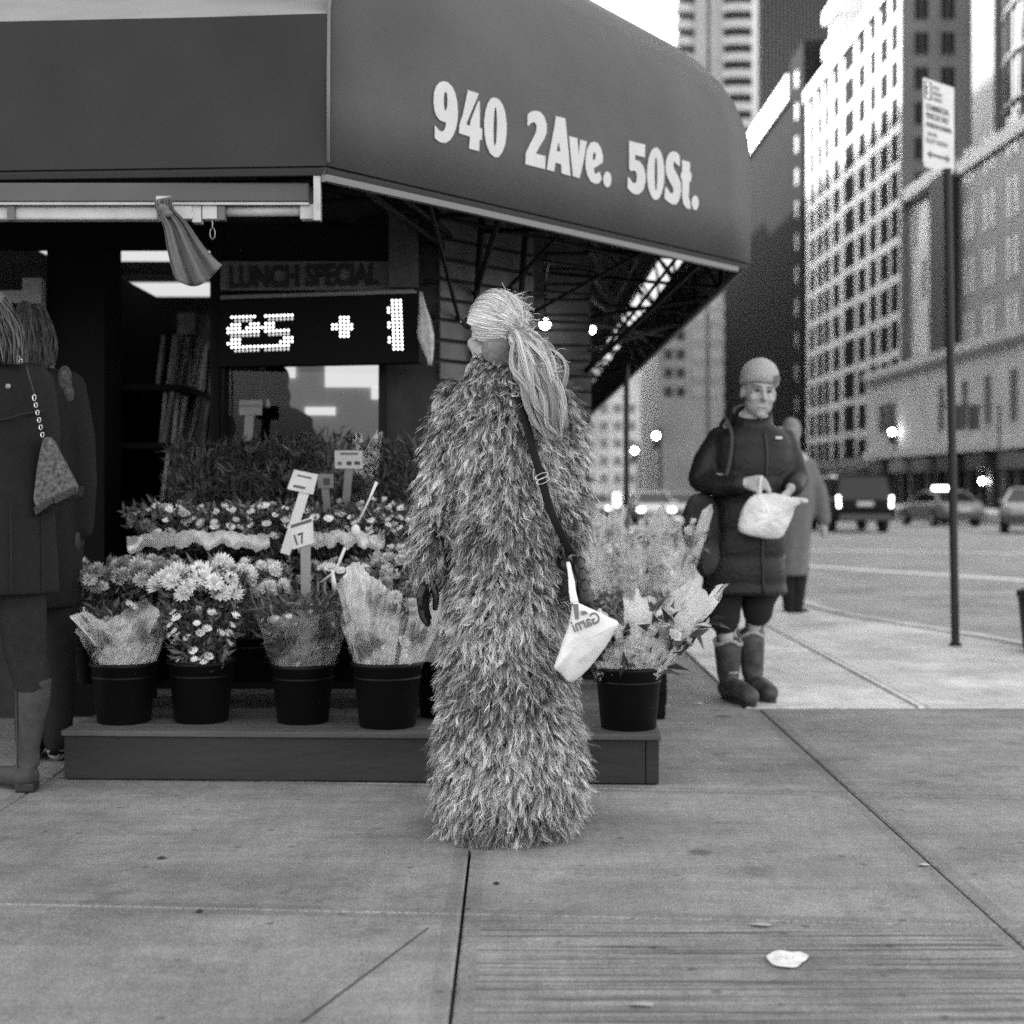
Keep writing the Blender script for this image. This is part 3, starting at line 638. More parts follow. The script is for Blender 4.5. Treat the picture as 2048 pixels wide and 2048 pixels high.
for x, y in ((1078, 351), (1111, 350), (1078, 384), (1111, 384), (1244, 350), (1244, 384)): dots.append((x, y, 0))
Mi = M.inverted(); bl = MB(); b2 = MB(); sc = 1 / 4.391
for x, y, d_ in dots:
    px, py = 420 + x * sc, 570 + y * sc; dr = P(px, py, 1) - Vector((0, 0, EYE)); nz = M.col[2].xyz; tt = (M.translation - Vector((0, 0, EYE))).dot(nz) / dr.dot(nz)
    p = Mi @ (Vector((0, 0, EYE)) + dr * tt)
    rr = .0066; vs = [M @ Vector((p.x + rr * math.cos(a), p.y + rr * math.sin(a), .0015)) for a in np.linspace(0, 2*PI, 9)[:-1]]
    (b2 if d_ else bl).add(vs, [tuple(range(8))])
o = bl.build('lit_dots', mat('led_dot', .9, emit=.5), t, fix=False); tag(o, kind='stuff'); o = b2.build('dim_dots', mat('led_dot_dim', .9, emit=.08), t, fix=False); tag(o, kind='stuff')
# plastic flags hanging beside the LED display
t = thing('plastic_streamer', 'crumpled pale plastic bag hanging right of the LED display', 'plastic bag', tuple(P(855, 590, 6.8)))
mb = MB(); rs = []
for py, xa, xb in ((585, 838, 845), (612, 838, 852), (640, 836, 862), (668, 834, 868), (695, 842, 868), (715, 852, 866), (730, 856, 864)):
    a = P(xa, py, 6.75); b = P(xb, py, 6.75); c = (a + b) / 2; r = (b.x - a.x) / 2
    rs.append([c + Vector((r * math.cos(q), .02 * math.sin(q) * (1 + .4 * math.sin(q * 5)), .004 * math.sin(q * 3))) for q in np.linspace(0, 2*PI, 13)[:-1]])
mb.rings(rs); mb.build('bag', mat('pale_plastic', .36, .5, .35, 30), t, smooth=True)
# ================================================================== people
SKIN = mat('skin', .36, .55, .12, 25, .1, 120, spec=.35); EYE_ = mat('eye_dark', .02, .3)
def headframe(c, fdir, roll=0, up=(0, 0, 1)):
    f = Vector(fdir).normalized(); z = Vector(up); x = (-f).cross(z) * -1; x = f.cross(z).normalized() * -1
    y = -f; x = y.cross(z).normalized(); z = x.cross(y).normalized(); M = Matrix((x, y, z)).transposed().to_4x4(); M = M @ Matrix.Rotation(roll, 4, 'Y'); M.translation = Vector(c); return M
def head(mb, M, s=1.0, nose=1.0, jaw=1.0):
    R3 = M.to_3x3(); R3 = Matrix([r for r in (R3.col[0].normalized(), R3.col[1].normalized(), R3.col[2].normalized())]).transposed()
    k0 = s; sc_ = M.to_3x3().col[0].length
    def e(c, r): mb.ell(M @ (Vector(c) * s), tuple(q * s * sc_ for q in r), R3, 16, 12)
    def c_(a, r0, b, r1): mb.caps(M @ (Vector(a) * s), r0 * s * sc_, M @ (Vector(b) * s), r1 * s * sc_, 10)
    e((0, .012, .032), (.074, .093, .092)); e((0, -.028, -.045), (.057 * jaw, .058, .062)); e((0, -.066, -.094), (.024, .02, .018))
    c_((0, -.084, .022), .008, (0, -.110 * nose, -.022), .013); e((-.012, -.092, -.026), (.009, .009, .008)); e((.012, -.092, -.026), (.009, .009, .008))
    c_((-.045, -.070, .036), .010, (-.012, -.083, .034), .011); c_((.045, -.070, .036), .010, (.012, -.083, .034), .011)
    e((-.038, -.062, -.022), (.024, .022, .024)); e((.038, -.062, -.022), (.024, .022, .024))
    c_((-.019, -.082, -.058), .0065, (.019, -.082, -.058), .0065); c_((-.014, -.081, -.068), .0075, (.014, -.081, -.068), .0075)
    e((-.077, .012, -.004), (.010, .02, .031)); e((.077, .012, -.004), (.010, .02, .031)); e((0, .05, -.03), (.052, .045, .06))
def eyes(M, parent, s=1.0):
    for sg in (-1, 1):
        mb = MB(); mb.ell(M @ (Vector((sg * .030, -.078, .014)) * s), (.0135 * s, .006 * s, .0055 * s), M.to_3x3().normalized(), 10, 8); mb.build('eye', EYE_, parent, smooth=True)
        mb = MB(); mb.caps(M @ (Vector((sg * .016, -.0935, .034)) * s), .0035 * s, M @ (Vector((sg * .046, -.079, .038)) * s), .0025 * s, 6); mb.build('eyebrow', mat('brow', .12, .9), parent, smooth=True)
    mb = MB(); mb.caps(M @ (Vector((-.021, -.0885, -.0625)) * s), .0022, M @ (Vector((.021, -.0885, -.0625)) * s), .0022, 6); mb.build('mouth', mat('lip_line', .13, .6), parent, smooth=True)
def hand(mb, wrist, palm_end, curl, side, r=.0095, thumb=None, spread=.019):
    """palm from wrist to palm_end; fingers leave the palm end, first along the palm then along curl"""
    w_ = Vector(wrist); p = Vector(palm_end); d = (p - w_).normalized(); s = Vector(side).normalized(); cu = Vector(curl).normalized()
    for k in range(4): mb.caps(w_ + s * (k - 1.5) * spread * .55, r * 1.35, p + s * (k - 1.5) * spread, r * 1.25, 8)
    for k, L in enumerate((.90, 1.0, .94, .76)):
        a = p + s * (k - 1.5) * spread; l = .036 * L; d1 = (d + cu * .55).normalized(); d2 = (d * .5 + cu).normalized(); d3 = (d * -.1 + cu).normalized()
        b = a + d1 * l; c = b + d2 * l * .72; e = c + d3 * l * .55; mb.caps(a, r * 1.05, b, r, 8); mb.caps(b, r, c, r * .9, 8); mb.caps(c, r * .9, e, r * .75, 8)
    t0 = w_.lerp(p, .25) - s * spread * 1.7; t1 = t0 + (d * .8 - s * .45).normalized() * .034; t2 = t1 + (d * .8 + cu * .5).normalized() * .028
    mb.caps(w_.lerp(p, .1) - s * spread * .6, r * 1.3, t0, r * 1.3, 8); mb.caps(t0, r * 1.3, t1, r * 1.1, 8); mb.caps(t1, r * 1.1, t2, r * .9, 8)
def loftpx(mb, rows, Y0, n=28, fold=0, z_tilt=None, quilt=None, cy=0.0):
    """rows: (py, xl, xr, half depth[, dy]) silhouettes at the distance Y0"""
    rs = []
    for i, r in enumerate(rows):
        a = P(r[1], r[0], Y0); b = P(r[2], r[0], Y0); c = (a + b) / 2; rx = (b.x - a.x) / 2; ry = r[3]; dy = r[4] if len(r) > 4 else 0
        ring = []
        for k in range(n):
            th = 2 * PI * k / n; u = i / (len(rows) - 1); m = 1 + fold * u * math.sin(th * 6 + 1.3) + fold * .6 * u * math.sin(th * 11 + 2)
            x = math.copysign(abs(math.cos(th)) ** .85, math.cos(th)) * rx * m; y = math.copysign(abs(math.sin(th)) ** .9, math.sin(th)) * ry * m
            zz = z_tilt(x, y) * (i == len(rows) - 1) if z_tilt else 0
            ring.append(Vector((c.x + x, Y0 + cy + dy + y, c.z + zz)))
        rs.append(ring)
    mb.rings(rs)
def densify(rows, n, q=0, per=0):
    out = []
    for i in range(len(rows) - 1):
        for k in range(n):
            t = k / n; out.append([a + (b - a) * t for a, b in zip(rows[i], rows[i + 1])])
    out.append(list(rows[-1])); 
    if q:
        for r in out:
            s_ = q * (abs(math.sin(PI * r[0] / per)) ** .6 - .7); r[1] -= s_ * 1; r[2] += s_ * 1; r[3] += s_ * .0026
    return out
def hairs(name, roots, paths, w0, tone, m, parent):
    pass

# ---------------------------------------------------------- woman in the long fur coat
YW = 4.74
def W(px, py, dy=0): p = P(px, py, 4.71); return Vector((p.x, YW + dy, p.z))
lady = thing('person', 'woman with a blonde ponytail seen from behind in a floor-length shaggy fur coat', 'person', (W(1010, 0).x, YW, 0))
HM = headframe(W(986, 670, .01), (-.52, .85, -.04), R_(-3))
mb = MB(); head(mb, HM, .98); mb.caps(W(985, 700, .0), .047, W(985, 760, .02), .07)
mb.caps(W(985, 760, .02), .10, W(1005, 1000, .02), .12); mb.caps(W(985, 790, .02), .06, W(890, 815, .02), .05); mb.caps(W(985, 790, .02), .06, W(1100, 815, .02), .05)
mb.caps(W(890, 815, .02), .045, W(872, 965, .03), .038); mb.caps(W(872, 965, .03), .038, W(858, 1140, .03), .028); mb.caps(W(1105, 815, .02), .045, W(1128, 960, .05), .038); mb.caps(W(1128, 960, .05), .038, W(1122, 1120, .02), .028)
mb.caps(W(1005, 1000, .02), .12, W(1010, 1130, .02), .14)
for sx in (965, 1050):
    mb.caps(W(sx, 1130, .02), .085, W(sx, 1400, .02), .06); mb.caps(W(sx, 1400, .02), .06, W(sx, 1640, .02), .04)
blob(mb, 'body', SKIN, lady, .009, 3)
for sx in (965, 1050):
    mb = MB(); p = W(sx, 1640, .02); mb.caps((p.x, YW - .04, .05), .045, (p.x, YW + .15, .035), .035); mb.caps((p.x, YW + .0, .05), .045, (p.x, YW, .3), .05); blob(mb, 'shoe', BLK, lady, .012, 2)
mb = MB()
rows = [(712, 952, 1012, .056, .01), (735, 950, 1028, .078, .01), (762, 936, 1066, .096), (786, 920, 1092, .108), (830, 912, 1104, .118), (900, 916, 1106, .124), (1000, 920, 1106, .13), (1100, 916, 1112, .14), (1200, 912, 1118, .15), (1300, 908, 1120, .16), (1400, 900, 1130, .175), (1500, 892, 1144, .19), (1590, 890, 1150, .20), (1645, 902, 1130, .19)]
loftpx(mb, densify(rows, 3), 4.71, 40, .018, lambda x, y: .10 * max(0, x) / .22 - (.01 if y < 0 else -.02), cy=YW - 4.71)
for a, b in (((924, 800, 0, .056), (902, 880, -.0, .050)), ((902, 880, -.0, .050), (886, 970, -.02, .044)), ((886, 970, -.02, .044), (872, 1050, -.035, .041)), ((872, 1050, -.035, .041), (864, 1116, -.045, .040)),
             ((1092, 800, 0, .058), (1116, 865, .0, .052)), ((1116, 865, .0, .052), (1130, 965, .0, .048)), ((1132, 965, .0, .050), (1130, 1040, -.01, .046)), ((1130, 1040, -.01, .046), (1120, 1100, -.02, .044))):
    mb.caps(W(a[0], a[1], a[2]), a[3], W(b[0], b[1], b[2]), b[3])
FURB = mat('fur_backing', .035, .95)
coat = blob(mb, 'coat', FURB, lady, .012, 4)
# the fur itself: tufts of tapered strands
NT = 27000
pts, nrm = sample_surface(coat.data, NT, lambda c, n_: np.where(n_[:, 1] < .35, 1.0, .42))
tang = np.zeros_like(pts); tang[:, 2] = -1
swirl = vnoise(pts, 7.0, 3); tang[:, 0] += swirl[:, 0] * .38; tang[:, 1] += swirl[:, 1] * .2
xc = pts[:, 0] - W(1010, 0).x; tang[:, 0] += np.clip(xc / .2, -1, 1) * .75
tang -= nrm * (tang * nrm).sum(1, keepdims=True); tang /= np.linalg.norm(tang, axis=1, keepdims=True) + 1e-6
fine = vnoise(pts, 26.0, 9)
sh = np.clip((pts[:, 2] - W(0, 800).z) / .06, 0, 1)[:, None]
Lt = (.044 + .046 * rng.random(NT))[:, None] * (1 - .30 * sh)
Lt *= 1 - .55 * np.clip((pts[:, 2] - W(0, 745).z) / .05, 0, 1)[:, None]
dirv = tang + nrm * (.50 + .08 * fine[:, :1] + .2 * rng.normal(size=(NT, 1))) + fine * .30 + vnoise(pts, 60.0, 77) * .28 + rng.normal(size=(NT, 3)) * .16; dirv /= np.linalg.norm(dirv, axis=1, keepdims=True)
NS_ = 9; KK = 9
tt = np.linspace(0, 1, KK)
base = np.repeat(pts, NS_, 0) + rng.normal(size=(NT * NS_, 3)) * .0040
tip = np.repeat(pts, NS_, 0) + np.repeat(dirv * Lt, NS_, 0) * rng.uniform(.55, 1.15, (NT * NS_, 1)) + rng.normal(size=(NT * NS_, 3)) * .0030
mid = (base + tip) / 2 + np.repeat(nrm * (.010 + .004 * rng.random((NT, 1))), NS_, 0)
bend = np.repeat(rng.normal(size=(NT, 1)) * .011, NS_, 0)
ph = np.repeat(rng.random((NT, 1)) * 6.28, NS_, 0) + rng.normal(size=(NT * NS_, 1)) * .3
sd_ = np.repeat(np.cross(dirv, nrm), NS_, 0); sd_ /= np.linalg.norm(sd_, axis=1, keepdims=True) + 1e-6
am = np.repeat(.0026 + .0050 * rng.random((NT, 1)), NS_, 0)
PT = np.stack([(1 - t) ** 2 * base + 2 * t * (1 - t) * mid + t * t * tip + sd_ * bend * math.sin(PI * t * .8) + sd_ * am * np.sin(ph + t * 11) * t ** .8 + np.array([0, 0, -.008]) * t * t for t in tt], 1)
wd = np.array([.0005, .0005, .00055, .0006, .0006, .00055, .0005, .0004, .0002])
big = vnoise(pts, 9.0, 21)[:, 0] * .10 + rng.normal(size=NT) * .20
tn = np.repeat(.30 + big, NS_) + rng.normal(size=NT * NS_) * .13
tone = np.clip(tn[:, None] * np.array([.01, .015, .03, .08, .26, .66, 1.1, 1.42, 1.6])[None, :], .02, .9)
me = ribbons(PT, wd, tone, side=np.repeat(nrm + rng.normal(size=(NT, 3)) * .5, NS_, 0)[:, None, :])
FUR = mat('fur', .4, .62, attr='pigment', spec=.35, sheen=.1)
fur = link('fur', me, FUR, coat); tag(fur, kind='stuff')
# gloves
GLV = mat('black_leather', .004, .42, bump=.3, bscale=90, spec=.5)
mb = MB(); mb.caps(W(860, 1128, -.05), .030, W(856, 1160, -.065), .027); hand(mb, W(855, 1163, -.065), W(848, 1198, -.065), (.42, 0, -.9), (.25, .95, 0), .0118, spread=.017)
mb.caps(W(864, 1162, -.075), .014, W(874, 1190, -.08), .012); mb.caps(W(874, 1190, -.08), .012, W(872, 1214, -.075), .010)
blob(mb, 'glove_or_hand', GLV, lady, .0045, 2)
mb = MB(); mb.caps(W(1118, 1100, -.04), .028, W(1128, 1128, -.10), .025); hand(mb, W(1128, 1128, -.11), W(1134, 1158, -.13), (-.5, -.6, -.5), (.75, -.6, 0), .0095, spread=.016)
blob(mb, 'glove_or_hand', GLV, lady, .0045, 2)
# hair, pulled back to a ponytail
HAIRM = mat('blonde_hair', .5, .5, attr='pigment', spec=.45)
Hc = HM @ Vector((0, .014, .036)); Rh = HM.to_3x3().normalized(); er = np.array([.085, .104, .103])
mb = MB(); mb.ell(Hc + HM.to_3x3() @ Vector((0, .016, .008)), (.080, .090, .096), Rh, 24, 16); mb.ell(Hc + HM.to_3x3() @ Vector((0, .040, -.085)), (.066, .060, .075), Rh, 20, 14)
hb = blob(mb, 'hair', mat('hair_base', .16, .7, .3, 60), lady, .008, 2)
R3 = np.array(Rh); tie = np.array(W(1034, 660, -.062)); tl = (tie - np.array(Hc)) @ R3 / er; tl /= np.linalg.norm(tl)
NR = 9000; d_ = rng.normal(size=(NR * 4, 3)); d_ /= np.linalg.norm(d_, axis=1, keepdims=True)
ok = (d_[:, 1] > -.52 - .25 * d_[:, 2]) & (d_[:, 2] > -.50 - .42 * np.maximum(0, d_[:, 1])) & (d_ @ tl < .985) & ((d_[:, 1] > -.1) | (d_[:, 2] > .05)); d_ = d_[ok][:NR]; NR = len(d_)
Kh = 12; om = np.arccos(np.clip(d_ @ tl, -1, 1))[:, None]; pth = []
wv = rng.random((NR, 1)) * 6.28; lift = 1.0 + np.abs(rng.normal(size=(NR, 1))) * .03; crv = np.cross(d_, tl[None, :]); crv /= np.linalg.norm(crv, axis=1, keepdims=True) + 1e-6
lump = vnoise(d_, 3.2, 5)[:, :1]
for t in np.linspace(0, 1, Kh):
    q = (np.sin((1 - t) * om) * d_ + np.sin(t * om) * tl[None, :]) / np.sin(om); q = q + crv * (.035 * np.sin(wv + t * 6) + .06 * lump) * math.sin(PI * t)
    q /= np.linalg.norm(q, axis=1, keepdims=True); r = (lift + .035 * lump * math.sin(PI * t) + .05 * math.sin(PI * t)) * (1 - .10 * t ** 6)
    pth.append((q * er * r) @ R3.T + np.array(Hc))
tone = np.repeat(np.clip(.52 + .24 * vnoise(d_, 9, 33)[:, :1] + rng.normal(size=(NR, 1)) * .10, .15, .95), Kh, 1)
link('strands', ribbons(np.stack(pth, 1), np.array([.0005] + [.0008] * (Kh - 2) + [.0006]), tone, side=(d_ @ R3.T)[:, None, :] + rng.normal(size=(NR, 1, 3)) * .25), HAIRM, hb)
pc = [W(1032, 659, -.075), W(1045, 676, -.115), W(1062, 712, -.155), W(1074, 760, -.185), W(1088, 810, -.20), W(1100, 850, -.205), W(1106, 880, -.20)]
pr_ = [.012, .042, .058, .062, .054, .040, .022]
mb = MB(); mb.tube(smooth_path(pc[:-1], 4), [r * .5 for r in np.interp(np.linspace(0, 5, 21), range(6), pr_[:-1])], 12)
pb = blob(mb, 'ponytail', mat('hair_base2', .16, .7, .3, 60), lady, .008, 2)
NP = 9000; Kp = 26; pa = np.array([list(p) for p in smooth_path(pc, 5)]); u = np.linspace(0, 1, len(pa)); a0 = rng.random(NP) * 6.28; rr = np.sqrt(rng.random(NP)); out = []
endt = np.clip(1.06 - np.abs(rng.normal(size=NP)) * .2, .4, 1.15); rad = np.array(pr_); f1 = rng.random(NP) * 6.28; f2 = rng.uniform(9, 17, NP)
cl = (a0 * 26 / 6.28).astype(int) + 7 * (rr * 3.2).astype(int)
for k in range(Kp):
    t = endt * k / (Kp - 1); c_ = np.stack([np.interp(t, u, pa[:, i]) for i in range(3)], 1); r_ = np.interp(t, np.linspace(0, 1, 7), rad) * rr * (1 + (.26 * np.sin(cl * 5.1) + .05 * np.sin(f1)) * np.minimum(1, t * 3)) * (.9 + .28 * np.sin(cl * 2.3 + t * 6))
    ang = a0 + .5 * t; wob = .0075 * np.sin(f1 * .12 + cl * 1.9 + (9 + 5 * np.sin(cl * 3.3)) * 1.3 * t) * np.minimum(1, t * 4)
    out.append(c_ + np.stack([np.cos(ang) * r_ + wob * 1.2, np.sin(ang) * r_ * .75, np.sin(ang * 2 + 1) * r_ * .15 + wob], 1))
tone = np.repeat(np.clip(.50 + .22 * np.sin(cl * 1.7)[:, None] + rng.normal(size=(NP, 1)) * .09, .10, .95), Kp, 1) * np.linspace(1.05, .75, Kp)[None, :]
link('strands', ribbons(np.stack(out, 1), np.array([.0008] * (Kp - 6) + [.0008, .0007, .0006, .0005, .0004, .0002]), tone), HAIRM, pb)
# flyaway hairs
NF = 700; st = np.concatenate([np.stack(pth, 1)[rng.choice(NR, NF // 2)][:, 5], np.stack(out, 1)[rng.choice(NP, NF // 2)][:, 12]]); NF = len(st)
dv = rng.normal(size=(NF, 3)) * .5 + np.array([.6, -.2, .1]); fl = []
for k in range(8): t = k / 7; fl.append(st + dv * .030 * t + np.stack([np.sin(f1[:NF] + 5 * t), np.zeros(NF), np.cos(f1[:NF] + 6 * t)], 1) * .006 * t)
link('flyaway_hair', ribbons(np.stack(fl, 1), np.full(8, .0005), np.full((NF, 8), .75)), HAIRM, hb)['kind'] = 'stuff'
mb = MB(); mb.tube([W(1032, 659, -.078) + Vector((.004 * math.cos(a), .008 * math.sin(a), .013 * math.cos(a + .6))) for a in np.linspace(0, 6.2, 10)], .0035, 6); mb.build('hair_tie', mat('tie', .3, .6), lady, smooth=True)
mb = MB(); a = HM @ Vector((-.0, -.095, .05)); e_ = HM @ Vector((-.082, -.01, .012)); e2 = HM @ Vector((.082, -.01, .012))
for sg in (-1, 1):
    mb.tube([HM @ Vector((sg * .072, -.088, .058)), HM @ Vector((sg * .080, -.07, .056)), HM @ Vector((sg * .083, .0, .020)), HM @ Vector((sg * .081, .02, .0))], .0034, 6)
    mb.ell(HM @ Vector((sg * .036, -.100, .055)), (.033, .006, .024), Rh, 12, 8)
mb.build('sunglasses', mat('sunglasses', .01, .15, spec=.8), lady, smooth=True)
# shoulder bag and its strap
bag = thing('shoulder_bag', 'black shoulder bag hanging on a dark strap across the fur coat', 'handbag', tuple(W(1160, 1160, -.05)))
sp = smooth_path([W(1036, 800, -.160), W(1050, 845, -.184), W(1064, 900, -.192), W(1079, 950, -.194), W(1094, 1005, -.190), W(1112, 1050, -.182), W(1140, 1105, -.13)], 5)
mb = MB(); mb.tube(sp, .013, 8, flat=.18, up=(.2, -1, 0)); mb.build('strap', mat('strap_black', .006, .7, spec=.2), bag, smooth=True)
mb = MB(); c = W(1081, 957, -.206)
for k in range(2):
    cc = c + Vector((k * .004, 0, .006 - k * .014)); mb.tube([cc + Vector((.020 * math.cos(a), -.003, .009 * math.sin(a) + .007 * math.cos(a))) for a in np.linspace(0, 6.2, 14)], .0014, 6)
mb.build('buckle', mat('steel', .6, .25, metal=1), bag, smooth=True)
mb = MB(); rs = []
for py, xa, xb, ry in ((1112, 1142, 1160, .02), (1135, 1138, 1172, .035), (1165, 1138, 1178, .045), (1195, 1140, 1184, .05), (1215, 1142, 1186, .045)):
    a = W(xa, py, -.10); b = W(xb, py, -.10); c = (a + b) / 2; rx = (b.x - a.x) / 2; rs.append([c + Vector((rx * math.cos(q), ry * math.sin(q), .004 * math.sin(3 * q))) for q in np.linspace(0, 2*PI, 17)[:-1]])
mb.rings(rs); mb.build('body', GLV, bag, smooth=True)
mb = MB()
for k in range(3): 
    c = W(1158 + k * 4, 1122 + k * 22, -.15); mb.tube([c + Vector((.013 * math.cos(a), .004 * math.sin(a * 2), .018 * math.sin(a))) for a in np.linspace(0, 5.6, 12)], .0016, 6)
mb.build('straps', mat('strap_black', .02), bag, smooth=True)
# the white plastic carrier in her right hand
cb = thing('carrier_bag', 'white plastic carrier bag with grey print hanging against the fur coat', 'shopping bag', tuple(W(1160, 1270, -.25)))
ol = [(450,680),(560,745),(690,800),(830,865),(960,930),(1025,960),(1045,990),(1030,1030),(1000,1070),(955,1160),(900,1260),(770,1430),(640,1600),(520,1700),(400,1790),(345,1690),(270,1620),(190,1580),(215,1510),(240,1450),(290,1290),(340,1150),(375,1070),(400,1000),(415,900),(430,820),(440,740)]
ol = [(1070 + x / 6.44, 1080 + y / 6.44) for x, y in ol]; cx_ = sum(p[0] for p in ol) / len(ol); cy_ = sum(p[1] for p in ol) / len(ol)
DB = -.235
def bagp(x, y, off): return W(x, y, DB + off)
mb = MB(); n = len(ol); lay = []
for s_, off in ((1.0, 0.0), (.86, -.018), (.6, -.030), (.3, -.036)): lay.append([bagp(cx_ + (x - cx_) * s_, cy_ + (y - cy_) * s_, off + (.004 * math.sin(i * 2.1 + s_ * 9) if s_ < 1 else 0)) for i, (x, y) in enumerate(ol)])
back = [[bagp(cx_ + (x - cx_) * s_, cy_ + (y - cy_) * s_, off) for i, (x, y) in enumerate(ol)] for s_, off in ((.86, .03), (.5, .045))]
mb.rings(back[::-1] + lay)
WPL = mat('white_plastic', .66, .35, .06, 18, .5, 22, spec=.5, trans=.0)
o = mb.build('bag', WPL, cb, smooth=True, sub=1)
mb = MB()
mb.tube(smooth_path([W(1133, 1120, -.16), W(1138, 1150, -.20), W(1140, 1175, -.225), W(1144, 1196, DB)], 4), [.006, .008, .007, .008, .009, .011, .011, .011, .012, .012, .013, .013, .014], 8, flat=.5)
mb.build('handle', WPL, cb, smooth=True)
INK = mat('grey_print', .16, .5); INKL = mat('faint_print', .55, .5)
mirr = frame(W(1185, 1224, DB - .0345), (-.93, 0, -.32), (-.32, 0, .93))
o = text_on('Garni', frame(W(1194, 1229, DB - .041), (.92, .0, .36), (-.36, 0, .92)), K(31, YW), INK, cb, bold=.0012, sx=.80, mirror=True, name='print')
for (a, b, c_, d) in (((1139, 1196), (1150, 1196), (1151, 1224), (1144, 1226)), ((1153, 1210), (1163, 1209), (1169, 1214), (1158, 1218))):
    mb = MB(); q = [W(x, y, DB - .036) for x, y in (a, b, c_, d)]; mb.add(q + [p + Vector((0, .001, 0)) for p in q], [(0,1,2,3), (4,7,6,5), (0,4,5,1), (1,5,6,2), (2,6,7,3), (3,7,4,0)]); mb.build('print', INK, cb)
text_on('(212) 888', frame(W(1194, 1280, DB - .036), (.78, .0, .62), (-.62, 0, .78)), K(13, YW), INKL, cb, sx=.9, mirror=True, name='faint_print')

# ---------------------------------------------------------- the person in the puffer coat and wool hat
YH = 7.72
def H(px, py, dy=0): p = P(px, py, YH); return Vector((p.x, YH + dy, p.z))
man = thing('person', 'person in a knitted hat and long dark quilted coat holding a white plastic bag', 'person', (H(1490, 0).x, YH, 0))
HM = headframe(H(1516, 788, -.02), (.10, -.99, -.08), R_(5)); HM = HM @ Matrix.Diagonal((1.13, 1.13, 1.13, 1))
mb = MB(); head(mb, HM, 1.0, 1.05, 1.12); mb.caps(H(1510, 822, .0), .06, H(1503, 862, .02), .075)
mb.caps(H(1500, 870, .02), .12, H(1500, 1100, .02), .13); mb.caps(H(1500, 870, .02), .08, H(1440, 885, .02), .06); mb.caps(H(1500, 870, .02), .08, H(1570, 885, .02), .06)
mb.caps(H(1440, 885, .02), .05, H(1397, 955, -.03), .045); mb.caps(H(1397, 955, -.03), .045, H(1472, 968, -.22), .03); mb.caps(H(1572, 885, .02), .05, H(1592, 950, -.02), .045); mb.caps(H(1592, 950, -.02), .045, H(1568, 976, -.2), .03)
mb.caps(H(1460, 1110, .02), .085, H(1450, 1240, .0), .045); mb.caps(H(1540, 1110, .02), .085, H(1517, 1225, .04), .045)
mb.caps(H(1450, 1240, .0), .045, H(1457, 1330, .0), .035); mb.caps(H(1517, 1225, .04), .045, H(1508, 1290, .085), .034)
hand(mb, H(1476, 966, -.225), H(1504, 964, -.25), (.2, -.15, -1), (-.05, .55, .8), .0115, spread=.020)
hand(mb, H(1566, 980, -.20), H(1548, 1000, -.235), (-.6, .1, -.8), (.6, .6, .1), .0115, spread=.018)
blob(mb, 'body', SKIN, man, .0085, 4)
eyes(HM, man)
mb = MB(); Rh = HM.to_3x3().normalized(); rs = []
for z_, r1, r2, ty in ((.026, .081, .101, 0), (.034, .085, .106, 0), (.055, .087, .109, .0), (.08, .086, .108, .004), (.105, .080, .102, .008), (.128, .066, .086, .012), (.144, .044, .058, .016), (.152, .018, .024, .018)):
    rs.append([HM @ Vector((r1 * 1.05 * math.cos(q), .012 + ty + r2 * 1.04 * math.sin(q), z_ * 1.06 + .002 - .022 * math.sin(q) * (1 if z_ < .08 else .4))) for q in np.linspace(0, 2*PI, 25)[:-1]])
mb.rings(rs); ht = mb.build('knitted_hat', mat('hat_knit', .42, .95, .18, 90, .9, 220), man, smooth=True, sub=1)
mb = MB(); c = HM @ Vector((.052, -.085, .075))
for k in range(5): a = k * 1.256; mb.ell(c + HM.to_3x3() @ Vector((.012 * math.cos(a), -.002, .012 * math.sin(a))), (.010, .006, .010), Rh, 8, 6)
mb.ell(c + HM.to_3x3() @ Vector((0, -.004, 0)), .006); blob(mb, 'knitted_flower', mat('hat_flower', .16, .95), ht, .003, 1)
PUF = mat('puffer_nylon', .009, .5, .2, 8, .6, 40, spec=.3)
mb = MB(); rows = [(846, 1470, 1540, .09), (858, 1448, 1562, .11), (875, 1425, 1580, .135), (910, 1420, 1588, .15), (960, 1424, 1586, .155), (1010, 1426, 1580, .155), (1060, 1420, 1572, .16), (1120, 1410, 1568, .165), (1188, 1402, 1574, .17)]
loftpx(mb, densify(rows, 9, 3.2, 53), YH, 40, .012)
mb.caps(H(1443, 882, .02), .082, H(1412, 925, 0), .074); mb.caps(H(1412, 925, 0), .072, H(1400, 956, -.04), .070); mb.caps(H(1400, 960, -.04), .066, H(1432, 972, -.13), .060); mb.caps(H(1432, 972, -.13), .060, H(1464, 970, -.2), .054)
mb.caps(H(1566, 882, .02), .080, H(1584, 925, 0), .070); mb.caps(H(1584, 925, 0), .068, H(1592, 955, -.04), .064); mb.caps(H(1592, 958, -.04), .060, H(1574, 975, -.17), .054)
jk = blob(mb, 'coat', PUF, man, .0105, 3)
mb = MB()
for i in range(14):
    q = [(846 + i, 0)]
rs = []
for dz, rx, ry in ((0, .105, .10), (.035, .098, .095), (.055, .092, .09), (.05, .080, .078), (.0, .085, .082)):
    rs.append([H(1504, 862, .0) + Vector((rx * math.cos(q) * 1.12, ry * math.sin(q) * 1.15 - .0, dz * 1.9 + .045 * math.sin(q) * (1 if dz > .01 else .4))) for q in np.linspace(0, 2*PI, 25)[:-1]])
mb.rings(rs, cap=False); mb.build('collar', PUF, jk, smooth=True)
mb = MB(); rs = []
